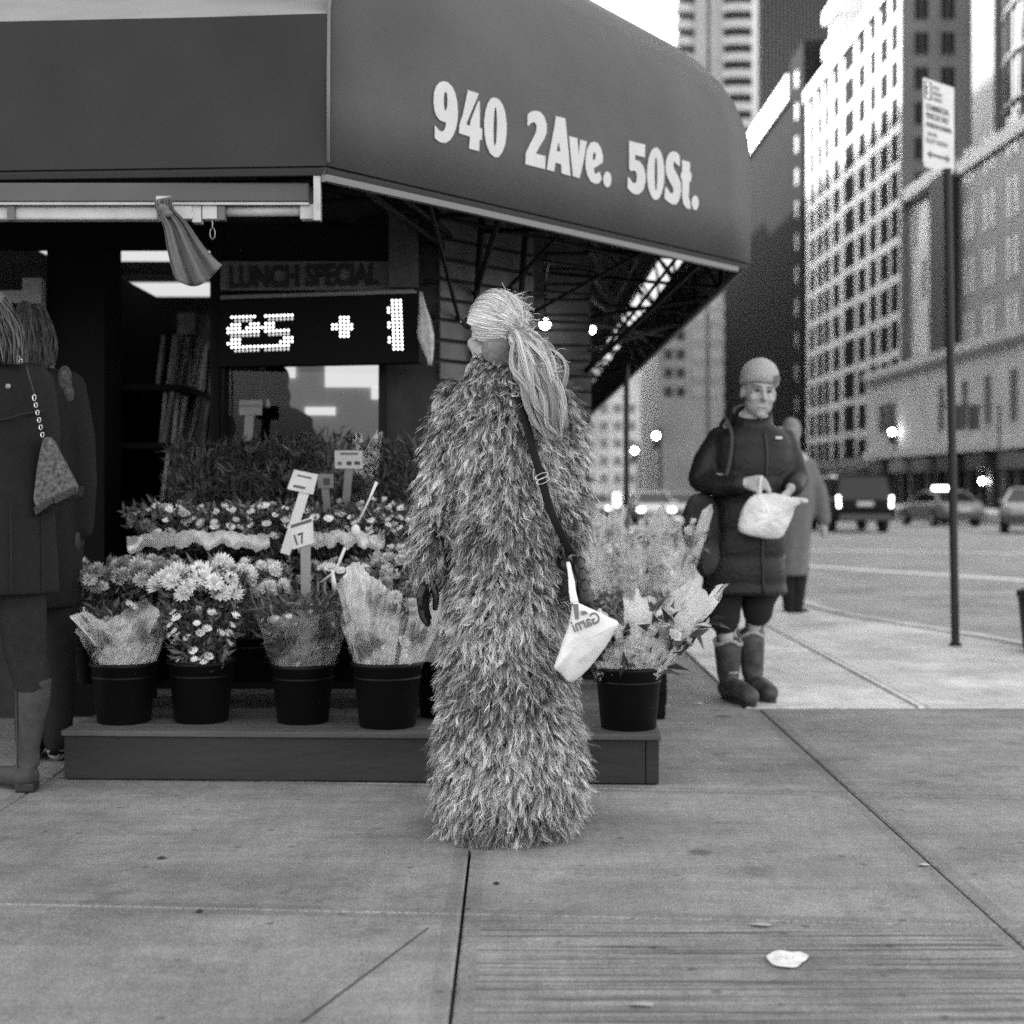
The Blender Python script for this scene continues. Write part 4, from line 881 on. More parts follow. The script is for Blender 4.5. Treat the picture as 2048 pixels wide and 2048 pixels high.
for dz, rx, ry in ((-.015, .078, .085), (.02, .070, .078), (.045, .066, .072), (.04, .058, .065)):
    rs.append([H(1506, 856, -.012) + Vector((rx * 1.12 * math.cos(q), ry * 1.15 * math.sin(q), dz * 1.7 + .035 * math.sin(q) + .012 * math.cos(q))) for q in np.linspace(0, 2*PI, 25)[:-1]])
mb.rings(rs); mb.build('scarf', mat('pale_scarf', .55, .9, .1, 40), man, smooth=True)
mb = MB(); mb.tube(smooth_path([H(1520, 866, -.135), H(1524, 905, -.155), H(1522, 960, -.163), H(1516, 1020, -.163), H(1514, 1100, -.17), H(1516, 1186, -.172)], 4), .006, 6, flat=.6, up=(0, -1, 0)); mb.build('zip', mat('zip', .012, .4), jk, smooth=True)
mb = MB(); p = H(1548, 878, -.142); mb.box((p.x - .018, p.y - .004, p.z - .006), (p.x + .018, p.y + .004, p.z + .008)); mb.build('chest_patch', mat('patch', .6, .6), jk, bevel=.003)
TR = mat('dark_trousers', .010, .9, .3, 20)
for (tx, bx, by, dy) in ((1452, 1449, 1240, 0), (1532, 1518, 1224, .04)):
    mb = MB(); mb.caps(H(tx, 1170, dy), .100, H(bx, by - 22, dy), .088); mb.caps(H(bx, by - 8, dy), .088, H(bx, by, dy), .082); blob(mb, 'trouser_leg', TR, man, .011, 3)
SOCK = mat('grey_sock', .11, .9, .2, 40)
for (bx, by, cx2, cy2, dy) in ((1449, 1240, 1456, 1300, 0), (1518, 1222, 1509, 1292, .045)):
    mb = MB(); mb.caps(H(bx, by, dy + .02), .058, H(cx2, cy2, dy + .045), .045); blob(mb, 'sock', SOCK, man, .01, 2)
BT = mat('brown_boot', .05, .6, .5, 18, .3); BTF = mat('boot_leather', .09, .6, .4, 16); FL = mat('boot_fleece', .30, .95, .3, 60)
for (sx, sy, ax, az, hx, hy, tx, ty) in ((1457, 1296, 1462, .10, H(1458, 0).x, YH + .05, H(1487, 0).x, YH - .22), (1508, 1282, 1511, .10, H(1512, 0).x, YH + .13, H(1534, 0).x, YH - .08)):
    mb = MB(); top = H(sx, sy, hy - YH - .03); mb.caps(top, .074, (hx, hy - .02, .13), .060); mb.caps((hx, hy, .055), .056, (hx * .5 + tx * .5, (hy + ty) / 2, .06), .060); mb.caps((hx * .5 + tx * .5, (hy + ty) / 2, .06), .060, (tx, ty, .048), .048)
    bt = blob(mb, 'boot', BT, man, .009, 2)
    mb = MB(); d = Vector((tx - hx, ty - hy, 0)).normalized(); s = Vector((-d.y, d.x, 0)); L = math.hypot(tx - hx, ty - hy); rs = []
    for z_ in (0, .022): rs.append([Vector((hx, hy, z_)) + d * (L * .5 + (L * .5 + .05) * math.cos(q)) + s * (.052 * math.sin(q)) for q in np.linspace(0, 2*PI, 21)[:-1]])
    mb.rings(rs); mb.build('sole', mat('sole', .03, .8), bt)
    mb = MB(); c = H(sx, sy, hy - YH - .03) + Vector((0, 0, .03)); mb.tube([c + Vector((.070 * math.cos(q), .070 * math.sin(q), .014 * math.sin(q * 3))) for q in np.linspace(0, 6.28, 18)], .011, 6); mb.build('fleece_cuff', FL, bt, smooth=True)
    mb = MB()
    for k in range(4): c = Vector((hx, hy, .10 + k * .045)).lerp(Vector((tx, ty, .10 + k * .045)), .30 - k * .03); mb.tube([c - s * .026, c + d * .01, c + s * .026], .005, 6)
    mb.build('laces', mat('laces', .38, .9), bt, smooth=True)
# her tote and the carrier bag
t = thing('tote_bag', 'slack dark cloth tote bag hanging from the shoulder of the quilted coat', 'bag', tuple(H(1405, 1080, -.05)))
mb = MB(); rs = []
for py, xa, xb, ry in ((985, 1382, 1420, .04), (1010, 1366, 1436, .07), (1050, 1360, 1442, .09), (1090, 1366, 1446, .10), (1125, 1384, 1446, .10), (1146, 1395, 1438, .07), (1155, 1406, 1428, .03)):
    a = H(xa, py, -.04); b = H(xb, py, -.04); c = (a + b) / 2; rx = (b.x - a.x) / 2; rs.append([c + Vector((rx * math.cos(q), ry * math.sin(q), 0)) * (1) + Vector((.010 * math.sin(7 * q + py * .05), .014 * math.sin(5 * q + py * .03), .010 * math.sin(4 * q + py))) for q in np.linspace(0, 2*PI, 25)[:-1]])
mb.rings(rs); mb.build('bag', mat('tote_cloth', .035, .85, .5, 7, .5, 30), t, smooth=True, sub=1)
mb = MB(); mb.tube(smooth_path([H(1448, 836, -.04), H(1456, 870, -.13), H(1452, 915, -.16), H(1440, 960, -.17), H(1425, 990, -.14)], 4), .010, 6, flat=.3, up=(0, -1, 0)); mb.tube(smooth_path([H(1448, 836, -.04), H(1440, 870, .10), H(1420, 990, .04)], 4), .010, 6, flat=.3, up=(0, -1, 0)); mb.build('strap', mat('tote_strap', .045, .8), t, smooth=True)
t = thing('plastic_bag', 'thin white plastic bag gripped in the hands of the person in the knitted hat', 'shopping bag', tuple(H(1525, 1030, -.28)))
ol = [(1499, 984), (1508, 988), (1520, 984), (1535, 986), (1550, 990), (1566, 995), (1584, 995), (1587, 1003), (1570, 1011), (1568, 1024), (1561, 1042), (1551, 1062), (1545, 1073), (1525, 1076), (1495, 1072), (1470, 1065), (1458, 1059), (1461, 1040), (1467, 1015), (1478, 998), (1490, 990)]
cx_, cy_ = 1516, 1034; mb = MB()
f_ = [[H(cx_ + (x - cx_) * s_, cy_ + (y - cy_) * s_, -.27 + off + .007 * math.sin(i * 2.3 + s_ * 7)) for i, (x, y) in enumerate(ol)] for s_, off in ((.5, .03), (.93, .022), (1, .01), (1, -.008), (.93, -.024), (.7, -.034), (.4, -.040), (.2, -.040))]
mb.rings(f_); TP = mat('thin_plastic', .66, .4, .3, 9, .9, 30, spec=.5)
mb.build('bag', TP, t, smooth=True, sub=1)
mb = MB(); mb.caps(H(1582, 1000, -.28), .016, H(1590, 1001, -.28), .014); mb.caps(H(1565, 996, -.28), .010, H(1582, 1000, -.28), .012); blob(mb, 'handle', TP, t, .006, 2)
mb = MB(); mb.tube([H(1500, 990, -.28), H(1503, 965, -.275), H(1506, 952, -.27)], [.016, .007, .005], 8, flat=.4, up=(0, -1, 0)); mb.build('handle', TP, t, smooth=True)

# ---------------------------------------------------------- walker in the pale coat, further along
YK = 13.2; gz = -.06
def Q(px, py, dy=0): p = P(px, py, YK); return Vector((p.x, YK + dy, p.z))
t = thing('person', 'person in a long grey coat walking away behind the quilted coat', 'person', (Q(1590, 0).x, YK, gz))
HM = headframe(Q(1584, 866), (.4, .9, 0)); mb = MB(); head(mb, HM); mb.caps(Q(1586, 885), .055, Q(1588, 915), .07); mb.caps(Q(1590, 930), .14, Q(1588, 1060), .15)
mb.caps(Q(1600, 925), .06, Q(1640, 1000), .05); mb.caps(Q(1640, 1000), .05, Q(1648, 1068), .035); mb.caps(Q(1565, 925), .06, Q(1545, 1000), .05); mb.caps(Q(1545, 1000), .05, Q(1545, 1060), .035)
for x0, x1, y1 in ((1575, 1580, 1225), (1600, 1592, 1215)): mb.caps(Q(x0, 1060), .09, Q(x0, 1150), .065); mb.caps(Q(x0, 1150), .065, Q(x1, y1), .045)
blob(mb, 'body', SKIN, t, .014, 2)
mb = MB(); mb.ell(HM @ Vector((0, .03, .03)), (.09, .10, .11), HM.to_3x3(), 14, 10); mb.ell(HM @ Vector((0, .07, -.06)), (.07, .05, .09), HM.to_3x3(), 14, 10); blob(mb, 'hair', mat('grey_hair', .22, .8, .4, 30), t, .014, 2)
mb = MB(); loftpx(mb, densify([(905, 1572, 1604, .09), (925, 1552, 1622, .13), (960, 1550, 1630, .15), (1020, 1555, 1626, .15), (1080, 1553, 1620, .17), (1150, 1548, 1614, .19)], 3), YK, 28, .03)
mb.caps(Q(1612, 930), .085, Q(1638, 985), .08); mb.caps(Q(1638, 985), .08, Q(1648, 1040), .065); mb.caps(Q(1564, 930), .085, Q(1545, 1000), .08); mb.caps(Q(1545, 1000), .075, Q(1545, 1050), .06)
blob(mb, 'coat', mat('grey_wool', .14, .95, .12, 20), t, .018, 3)
for x0, x1, y1 in ((1575, 1580, 1222), (1600, 1594, 1212)):
    mb = MB(); mb.caps(Q(x0, 1130), .085, Q(x1, y1), .06); blob(mb, 'trouser_leg', TR, t, .016, 2)
    mb = MB(); p = Q(x1, y1); mb.caps((p.x, YK, gz + .04), .05, (p.x + .1, YK + .14, gz + .04), .04); blob(mb, 'shoe', BLK, t, .012, 2)

# ---------------------------------------------------------- two women cut off by the left edge
YA = 5.42
def A(px, py, dy=0): p = P(px, py, YA); return Vector((p.x, YA + dy, p.z))
WOOL = mat('dark_wool', .007, .95, .25, 45, .35, 160)
t = thing('person', 'woman at the left edge with a buttoned dark coat and tall grey boots', 'person', (A(-10, 0).x, YA, 0))
HM = headframe(A(-22, 655), (-.5, .85, -.1)); mb = MB(); head(mb, HM); mb.caps(A(-20, 690), .055, A(-15, 730), .07); mb.caps(A(-10, 760), .13, A(-5, 950), .12); mb.caps(A(-5, 950), .12, A(-5, 1060), .13)
mb.caps(A(-10, 750), .06, A(75, 770), .05); mb.caps(A(75, 770), .045, A(82, 900), .04); mb.caps(A(82, 900, 0), .04, A(40, 990, .15), .03); mb.caps(A(-90, 770), .05, A(-100, 900), .04); mb.caps(A(-100, 900), .04, A(-60, 990, .15), .03)
for x0, x1, x2 in ((38, 52, 62), (-55, -60, -60)): mb.caps(A(x0, 1080), .095, A(x1, 1300), .06); mb.caps(A(x1, 1300), .058, A(x2, 1370), .05)
blob(mb, 'body', SKIN, t, .012, 2)
mb = MB(); loftpx(mb, densify([(712, -50, 20, .08), (728, -95, 62, .11), (750, -110, 92, .13), (800, -118, 102, .14), (860, -112, 100, .135), (905, -106, 97, .13), (940, -108, 100, .135), (1040, -116, 106, .15), (1185, -128, 114, .17)], 4), YA, 44, .025)
mb.caps(A(72, 768), .068, A(86, 850), .062); mb.caps(A(86, 850), .062, A(88, 905), .058); mb.caps(A(88, 905, 0), .056, A(60, 985, .14), .05)
ct = blob(mb, 'coat', WOOL, t, .012, 3)
mb = MB(); mb.tube(smooth_path([A(-40, 830, -.145), A(0, 838, -.15), A(35, 843, -.15), A(70, 832, -.135), A(98, 825, -.07)], 4), .005, 6); mb.build('flap', mat('wool_edge', .012, .95), ct, smooth=True)
mb = MB(); mb.ell(A(43, 778, -.145), (.010, .004, .010)); mb.build('button', ALUD, ct, smooth=True)
mb = MB()
for x in (48, 95): mb.tube([A(x, 1000, -.145 if x < 60 else -.07), A(x + 4, 1100, -.16 if x < 60 else -.08), A(x + 6, 1180, -.17 if x < 60 else -.09)], .003, 6)
mb.build('pleat', mat('wool_edge', .012, .95), ct)
# hair in strands
def tressed(name, HMx, Yc, fn, n, m, parent, seed):
    r = np.random.default_rng(seed); a0 = r.random(n) * 6.28; fz = r.random(n) * 6.28; fw = r.uniform(6, 14, n); rr_ = np.sqrt(r.random(n)); o_ = []
    for k in range(12):
        t_ = k / 11; c_, rx, ry = fn(t_); wb = .005 * np.sin(fz + t_ * fw)
        o_.append(np.array(c_)[None, :] + np.stack([np.cos(a0) * rx * rr_ + wb, np.sin(a0) * ry * rr_, .01 * np.sin(a0 * 3)], 1))
    tn_ = np.repeat(np.clip(m[1] + m[2] * (r.normal(size=(n, 1)) * .8 + np.sin(a0 * 9)[:, None] * .5), .02, .9), 12, 1)
    return link(name, ribbons(np.stack(o_, 1), np.array([.0016] * 10 + [.0012, .0006]), tn_), mat(m[0], .3, .5, attr='pigment', spec=.45), parent)
mb = MB(); mb.ell(HM @ Vector((0, .02, .04)), (.088, .105, .10), HM.to_3x3(), 16, 12); hb = blob(mb, 'hair', mat('hair_base3', .09, .7, .4, 50), t, .01, 2)
tressed('strands', HM, YA, lambda q: (A(-18 + 26 * q, 600 + 130 * q, -.06 - .05 * q), .03 + .10 * math.sin(.4 + q * 1.6), .05 + .03 * q), 1100, ('left_hair', .06, .05), hb, 4)
JN = mat('dark_jeans', .012, .9, .35, 30, .4, 120)
for k, (x0, x1, x2, w_) in enumerate(((38, 50, 66, 0), (-55, -58, -60, 0))):
    mb = MB(); mb.caps(A(x0, 1150), .10, A(x1, 1300), .078); mb.caps(A(x1, 1300), .076, A(x2, 1375), .066); blob(mb, 'jeans_leg', JN, t, .011, 2)
BTG = mat('grey_suede', .045, .8, .2, 30, .3, 90)
for bx, by in ((66, 0), (-70, .12)):
    mb = MB(); rs = []
    for py, xa, xb, ry in ((1357, -36, 36, .062), (1400, -35, 34, .062), (1450, -34, 22, .055), (1500, -32, 12, .045), (1530, -34, 14, .042)):
        a = A(bx + xa, py, by); b = A(bx + xb, py, by); c = (a + b) / 2; rx = (b.x - a.x) / 2; rs.append([c + Vector((rx * math.cos(q), ry * math.sin(q), 0)) for q in np.linspace(0, 2*PI, 21)[:-1]])
    mb.rings(rs); e = A(bx - 8, 1552, by); mb.caps(e, .040, (e.x - .01, YA + by - .03, .055), .042); mb.caps((e.x - .01, YA + by - .02, .055), .042, (e.x - .14, YA + by + .05, .045), .034); mb.caps((e.x - .14, YA + by + .05, .045), .034, (e.x - .19, YA + by + .07, .035), .026)
    bt = blob(mb, 'boot', BTG, t, .008, 2)
    mb = MB(); mb.box((e.x - .035, YA + by - .06, .0), (e.x + .035, YA + by + .02, .035)); mb.build('heel', mat('heel', .02, .6), bt, bevel=.008)
    mb = MB(); mb.tube([A(bx - 24, 1362, by - .05), A(bx - 22, 1450, by - .05), A(bx - 22, 1545, by - .046)], .0022, 6); mb.build('side_zip', mat('zip', .012), bt)
t = thing('handbag', 'small patterned handbag on a metal chain hanging from the left edge coat', 'handbag', tuple(A(120, 960, -.1)))
mb = MB(); fr = [(104, 876), (118, 874), (172, 976), (168, 990), (128, 1000), (90, 1018), (84, 1000), (92, 930)]
ff = [[A(122 + (x - 122) * s_, 955 + (y - 955) * s_, -.10 + off) for x, y in fr] for s_, off in ((.9, .05), (1, 0), (.9, -.02))]
mb.rings(ff); mb.build('body', mat('bag_pattern', .075, .7, .75, 60, detail=1), t, smooth=False, bevel=.006)
mb = MB(); q = [(88, 1015), (126, 992), (128, 1006), (92, 1032)]; q2 = [(126, 992), (170, 972), (168, 990), (130, 1010)]
for i_, qq in enumerate((q, q2)): mb = MB(); vs = [A(x, y, -.125) for x, y in qq]; mb.add(vs + [v + Vector((0, .12, 0)) for v in vs], [(0,1,2,3), (4,7,6,5), (0,4,5,1), (1,5,6,2), (2,6,7,3), (3,7,4,0)]); mb.build('base_trim', GLV, t, bevel=.004)
mb = MB(); mb.tube(smooth_path([A(76, 735, -.13), A(84, 765, -.135), A(92, 795, -.13)], 4), .0035, 6); mb.build('strap', GLV, t, smooth=True)
mb = MB()
for k in range(9):
    c = A(60, 722, -.135).lerp(A(68, 732, -.135), k / 3) if k < 3 else A(92, 800, -.135).lerp(A(106, 872, -.125), (k - 3) / 5)
    mb.tube([c + Vector((.006 * math.cos(a), .002, (.012 if k == 3 else .009) * math.sin(a))) for a in np.linspace(0, 6.9, 11)], .0022, 5)
mb.build('chain', mat('steel', .6), t, smooth=True)
YB = 6.0
def B(px, py, dy=0): p = P(px, py, YB); return Vector((p.x, YB + dy, p.z))
t = thing('person', 'dark-haired woman in a long dark coat standing behind the left edge woman', 'person', (B(80, 0).x, YB, 0))
HM = headframe(B(62, 676), (-.2, .97, -.15)); mb = MB(); head(mb, HM, 1.0); mb.caps(B(66, 710), .055, B(72, 745), .07); mb.caps(B(78, 790), .13, B(80, 1000), .13)
mb.caps(B(80, 765), .06, B(140, 780), .05); mb.caps(B(140, 780), .045, B(160, 930), .04); mb.caps(B(160, 930), .04, B(160, 1060), .03); mb.caps(B(20, 780), .05, B(0, 930), .04); mb.caps(B(0, 930), .04, B(5, 1060), .03)
for x in (60, 115): mb.caps(B(x, 1050), .09, B(x, 1250), .06); mb.caps(B(x, 1250), .06, B(x, 1500), .045)
blob(mb, 'body', SKIN, t, .012, 2)
mb = MB(); hand(mb, B(160, 1055), B(158, 1088), (-.2, 0, -1), (0, 1, 0), .011); blob(mb, 'glove_or_hand', mat('shaded_hand', .03, .7), t, .006, 2)  # bare hand, its skin painted dark for the shade it hangs in
mb = MB(); loftpx(mb, densify([(735, 30, 110, .08), (752, 5, 140, .12), (800, -10, 158, .14), (900, -5, 160, .14), (1000, -10, 160, .15), (1110, -12, 162, .165), (1212, -15, 158, .18)], 4), YB, 36, .03)
mb.caps(B(138, 775), .07, B(158, 870), .064); mb.caps(B(158, 870), .064, B(166, 960), .058); mb.caps(B(166, 960), .058, B(163, 1055), .05); ct = blob(mb, 'coat', mat('dark_wool2', .006, .95, .25, 40, .3, 120), t, .013, 3)
mb = MB(); mb.ell(B(140, 760, -.07), (.030, .03, .055)); mb.ell(B(147, 790, -.06), (.022, .03, .04)); blob(mb, 'fur_trim', mat('fur_trim', .06, .95, .5, 60, 1, 120), ct, .006, 1)
mb = MB(); mb.ell(HM @ Vector((0, .03, .03)), (.088, .10, .105), HM.to_3x3(), 16, 12); hb = blob(mb, 'hair', mat('hair_base4', .01, .6, .4, 50), t, .01, 2)
tressed('strands', HM, YB, lambda q: (B(66 + 14 * q, 612 + 125 * q, -.04 - .03 * q), .02 + .072 * math.sin(.35 + q * 1.9), .05 + .05 * math.sin(.3 + q * 2)), 1200, ('dark_hair', .022, .025), hb, 8)
for x in (60, 115):
    mb = MB(); mb.caps(B(x, 1180), .085, B(x, 1480), .06); blob(mb, 'trouser_leg', TR, t, .014, 2)
    mb = MB(); p = B(x, 1500); mb.caps((p.x, YB, .045), .045, (p.x - .02, YB + .17, .04), .036); blob(mb, 'shoe', BLK, t, .01, 2)
# ---------------------------------------------------------- shop assistant seen through the window
YV = 8.1
def V(px, py, dy=0): p = P(px, py, YV); return Vector((p.x, YV + dy, p.z))
t = thing('person', 'dark-haired person seen through the shop window below the LED display', 'person', (V(545, 0).x, YV, 0))
HM = headframe(V(545, 768), (-.5, -.8, -.1)); mb = MB(); head(mb, HM, .72); mb.caps(V(552, 790), .04, V(560, 815), .06); mb.caps(V(565, 850), .11, V(565, 1050), .12); mb.caps(V(565, 850), .07, V(610, 870), .06); mb.caps(V(610, 870), .05, V(615, 960), .04); mb.caps(V(530, 850), .06, V(515, 960), .04)
for x in (545, 590): mb.caps(V(x, 1050), .08, V(x, 1375), .05)
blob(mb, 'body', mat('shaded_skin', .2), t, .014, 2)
mb = MB(); mb.ell(HM @ Vector((0, .03, .03)), (.078, .082, .085), HM.to_3x3()); mb.ell(HM @ Vector((0, .06, -.07)), (.07, .04, .08), HM.to_3x3()); blob(mb, 'hair', mat('hair_base4', .01), t, .014, 2)
mb = MB(); loftpx(mb, densify([(815, 530, 590, .08), (835, 500, 625, .12), (900, 500, 628, .14), (1060, 505, 625, .14)], 3), YV, 24, .02); blob(mb, 'jacket', mat('dark_wool2', .006), t, .016, 2)
# ================================================================== wooden platform and steps
WD = mat('painted_wood', .024, .8, .4, 5, .5, 40, stretch=(.25, 1, 1)); WD2 = mat('worn_planks', .075, .85, .5, 5, .6, 40, stretch=(.2, 1, 1))
pt = thing('wooden_platform', 'low dark wooden platform that the front row of flower buckets stands on', 'platform', (-.6, 6.2, 0))
fl0 = Vector((-1.715, 5.60, 0)); fr0 = Vector((.553, 5.50, 0)); ex = (fr0 - fl0).normalized(); Lp = (fr0 - fl0).length
M = frame(fl0, ex, Vector((-ex.y, ex.x, 0)))
mb = MB(); mb.box((0, 0, .005), (Lp - .052, .035, .168), M=M); mb.build('front_board', WD, pt, bevel=.004)
mb = MB(); mb.box((Lp - .05, -.002, .004), (Lp, .05, .170), M=M); mb.build('corner_post', WD, pt, bevel=.007)
mb = MB(); mb.box((Lp - .035, .052, .005), (Lp - .002, 1.55, .167), M=M); mb.build('end_board', WD, pt, bevel=.004)
mb = MB(); mb.box((.002, .037, .005), (.035, 1.55, .167), M=M); mb.build('end_board', WD, pt, bevel=.004)
for k in range(11): mb = MB(); mb.box((-.008, -.012 + k * .145, .170), (Lp + .008, .124 + k * .145, .192), M=M); mb.build('plank', WD2, pt, bevel=.004)
st_ = thing('flower_steps', 'dark stepped stand rising behind the front row of buckets', 'stand', (-.9, 6.6, .19))
for k, (y, z) in enumerate(((6.10, .30), (6.42, .64), (6.72, .74))):
    mb = MB(); mb.box((-1.62, y, z - .02), (-.10, y + .30, z)); mb.build('shelf', SH, st_)
for x in (-1.60, -.85, -.13):
    for y, z in ((6.12, .279), (6.44, .619), (6.98, .719)): mb = MB(); mb.box((x, y, .192), (x + .03, y + .03, z)); mb.build('leg', SH, st_)
# crate for the right-hand group
cr = thing('crate', 'low dark crate under the wrapped plants at the right end of the stand', 'crate', (.62, 7.3, 0))
for k in range(3): mb = MB(); mb.box((.33, 7.05, .02 + k * .11), (.74, 7.07, .11 + k * .11)); mb.build('slat', SH, cr)
mb = MB(); mb.box((.33, 7.072, .0), (.74, 7.55, .33)); mb.build('box', SH, cr)

# ================================================================== buckets and bouquets
BKT = mat('bucket_plastic', .003, .5, .15, 5, .05, 30, spec=.22)
def bucket(label, group='black plastic flower buckets'):
    t = thing('flower_bucket', label, 'bucket', (0, 0, 0), group)
    pr = [(.102, 0), (.106, .004), (.1275, .222), (.136, .226), (.138, .236), (.134, .243), (.128, .240), (.124, .225), (.104, .02), (.0, .018)]
    mb = MB(); mb.lathe(pr, n=36); mb.build('pail', BKT, t, smooth=True)
    mb = MB(); mb.lathe([(.1225, .178), (.1262, .18), (.1268, .187), (.1232, .189)], n=36, cap=False); mb.build('rib', BKT, t, smooth=True); return t
BK0 = None
def put_bucket(x, y, z, label, s=1.0):
    global BK0
    if BK0 is None: t = BK0 = bucket(label)
    else: t = copy_tree(BK0); t['label'] = label
    t.location = (x, y, z); t.scale = (s, s, s); t.rotation_euler.z = random.uniform(0, 6); return t
LEAF = mat('leaf', .06, .5, attr='pigment', spec=.4)
PET = {k: mat('petal_' + k, v, .75, .25, 60, spec=.2) for k, v in (('white', .9), ('pale', .66), ('grey', .33), ('dark', .06))}
def leaves(name, P0, D, Lg, Wd, tone, m, parent):
    N = len(P0); D = D / (np.linalg.norm(D, axis=1, keepdims=True) + 1e-9); s = np.cross(D, rng.normal(size=(N, 3))); s /= np.linalg.norm(s, axis=1, keepdims=True); nn = np.cross(D, s)
    Lg = np.broadcast_to(Lg, (N,))[:, None]; Wd = np.broadcast_to(Wd, (N,))[:, None]
    a = P0; b1 = P0 + D * Lg * .45 + s * Wd + nn * Wd * .45; b2 = P0 + D * Lg * .45 - s * Wd + nn * Wd * .45; m_ = P0 + D * Lg * .5; c = P0 + D * Lg - nn * Lg * .18
    V_ = np.stack([a, b1, m_, b2, c], 1).reshape(-1, 3); i = np.arange(N)[:, None] * 5
    Fc = np.concatenate([i + np.array([[0, 1, 2]]), i + np.array([[0, 2, 3]]), i + np.array([[1, 4, 2]]), i + np.array([[2, 4, 3]])], 0)
    me = bpy.data.meshes.new(name); me.vertices.add(len(V_)); me.vertices.foreach_set('co', V_.ravel().astype(np.float32)); me.loops.add(Fc.size); me.loops.foreach_set('vertex_index', Fc.ravel().astype(np.int32))
    me.polygons.add(len(Fc)); me.polygons.foreach_set('loop_start', (np.arange(len(Fc)) * 3).astype(np.int32)); me.update(calc_edges=True)
    at = me.color_attributes.new('pigment', 'FLOAT_COLOR', 'POINT'); t = np.repeat(np.broadcast_to(tone, (N,)), 5); at.data.foreach_set('color', np.stack([t, t, t, np.ones_like(t)], 1).ravel().astype(np.float32))
    return link(name, me, m, parent)
FM = {}
def flower_mesh(kind, tone):
    key = (kind, tone)
    if key in FM: return FM[key]
    mb = MB(); r = random.Random(hash(kind) % 99)
    def petal(az, el, L, w_, r0=.0, curl=.3):
        d = Vector((math.cos(az) * math.cos(el), math.sin(az) * math.cos(el), math.sin(el))); s = Vector((-math.sin(az), math.cos(az), 0)); n_ = d.cross(s) * -1
        b = d * r0; m1 = b + d * L * .5; tip = b + d * L + Vector((0, 0, 1)) * L * curl
        mb.add([b, m1 + s * w_, m1 - Vector((0, 0, 1)) * w_ * .3, m1 - s * w_, tip], [(0, 1, 2), (0, 2, 3), (1, 4, 2), (2, 4, 3)])
    if kind == 'mum':
        for l_, (el_, n_, L) in enumerate(((-.15, 13, .032), (.25, 12, .031), (.65, 10, .029), (1.05, 7, .026), (1.4, 4, .022))):
            for k in range(n_): petal(2*PI*k/n_ + l_ * .5 + r.uniform(-.1, .1), el_ + r.uniform(-.1, .1), L, .0065, .004, .15)
    elif kind == 'daisy':
        for k in range(13): petal(2*PI*k/13, .25 + r.uniform(-.1, .1), .024, .0055, .006, .05)
        mb.ell((0, 0, .006), (.008, .008, .005), nu=8, nv=5)
    elif kind == 'bud':
        for k in range(4): petal(2*PI*k/4, 1.15, .042, .013, .003, -.1)
        for k in range(4): petal(2*PI*k/4 + .7, 1.3, .040, .011, .001, -.1)
        mb.tube([(0, 0, -.05), (0, 0, .002)], .003, 5)
    elif kind == 'rose':
        for l_, (el_, n_, L, w_) in enumerate(((.35, 6, .030, .016), (.75, 5, .028, .015), (1.1, 4, .026, .013), (1.35, 3, .024, .010))):
            for k in range(n_): petal(2*PI*k/n_ + l_ * .6, el_, L, w_, .002, .1)
    me = mb.mesh('flower'); me.materials.append(PET[tone]); FM[key] = me; return me
def wrapmat(name, trans_lo, trans_hi, v=.8):
    m = bpy.data.materials.new(name); m.use_nodes = True; n = m.node_tree; L = n.links; b = n.nodes['Principled BSDF']
    b.inputs['Base Color'].default_value = (v, v, v, 1); b.inputs['Roughness'].default_value = .22; b.inputs['Metallic'].default_value = .12; b.inputs['Coat Weight'].default_value = 1.0; b.inputs['Coat Roughness'].default_value = .08; b.inputs['Specular IOR Level'].default_value = .9
    tc = n.nodes.new('ShaderNodeTexCoord'); t = n.nodes.new('ShaderNodeTexNoise'); t.inputs['Scale'].default_value = 6.5; t.inputs['Detail'].default_value = 2; L.new(tc.outputs['Object'], t.inputs[0])
    r = n.nodes.new('ShaderNodeMapRange'); r.inputs[1].default_value = .44; r.inputs[2].default_value = .58; r.inputs[3].default_value = trans_lo; r.inputs[4].default_value = trans_hi; L.new(t.outputs[0], r.inputs[0])
    t2 = n.nodes.new('ShaderNodeTexVoronoi'); t2.inputs['Scale'].default_value = 17; L.new(tc.outputs['Object'], t2.inputs['Vector']); bp = n.nodes.new('ShaderNodeBump'); bp.inputs['Strength'].default_value = .6; bp.inputs['Distance'].default_value = .012
    L.new(t2.outputs['Distance'], bp.inputs['Height']); L.new(bp.outputs[0], b.inputs['Normal'])
    tr = n.nodes.new('ShaderNodeBsdfTransparent'); mx = n.nodes.new('ShaderNodeMixShader'); tl_ = n.nodes.new('ShaderNodeBsdfTranslucent'); tl_.inputs[0].default_value = (v, v, v, 1)
    mx2 = n.nodes.new('ShaderNodeMixShader'); mx2.inputs[0].default_value = .5; L.new(b.outputs[0], mx2.inputs[1]); L.new(tl_.outputs[0], mx2.inputs[2])
    L.new(r.outputs[0], mx.inputs[0]); L.new(mx2.outputs[0], mx.inputs[1]); L.new(tr.outputs[0], mx.inputs[2]); L.new(mx.outputs[0], n.nodes['Material Output'].inputs[0]); return m
WR = {'white': wrapmat('cellophane_white', .0, .8, .95), 'clear': wrapmat('cellophane_clear', .62, .97, .95), 'paper': wrapmat('wrap_paper', .0, .1, .9)}
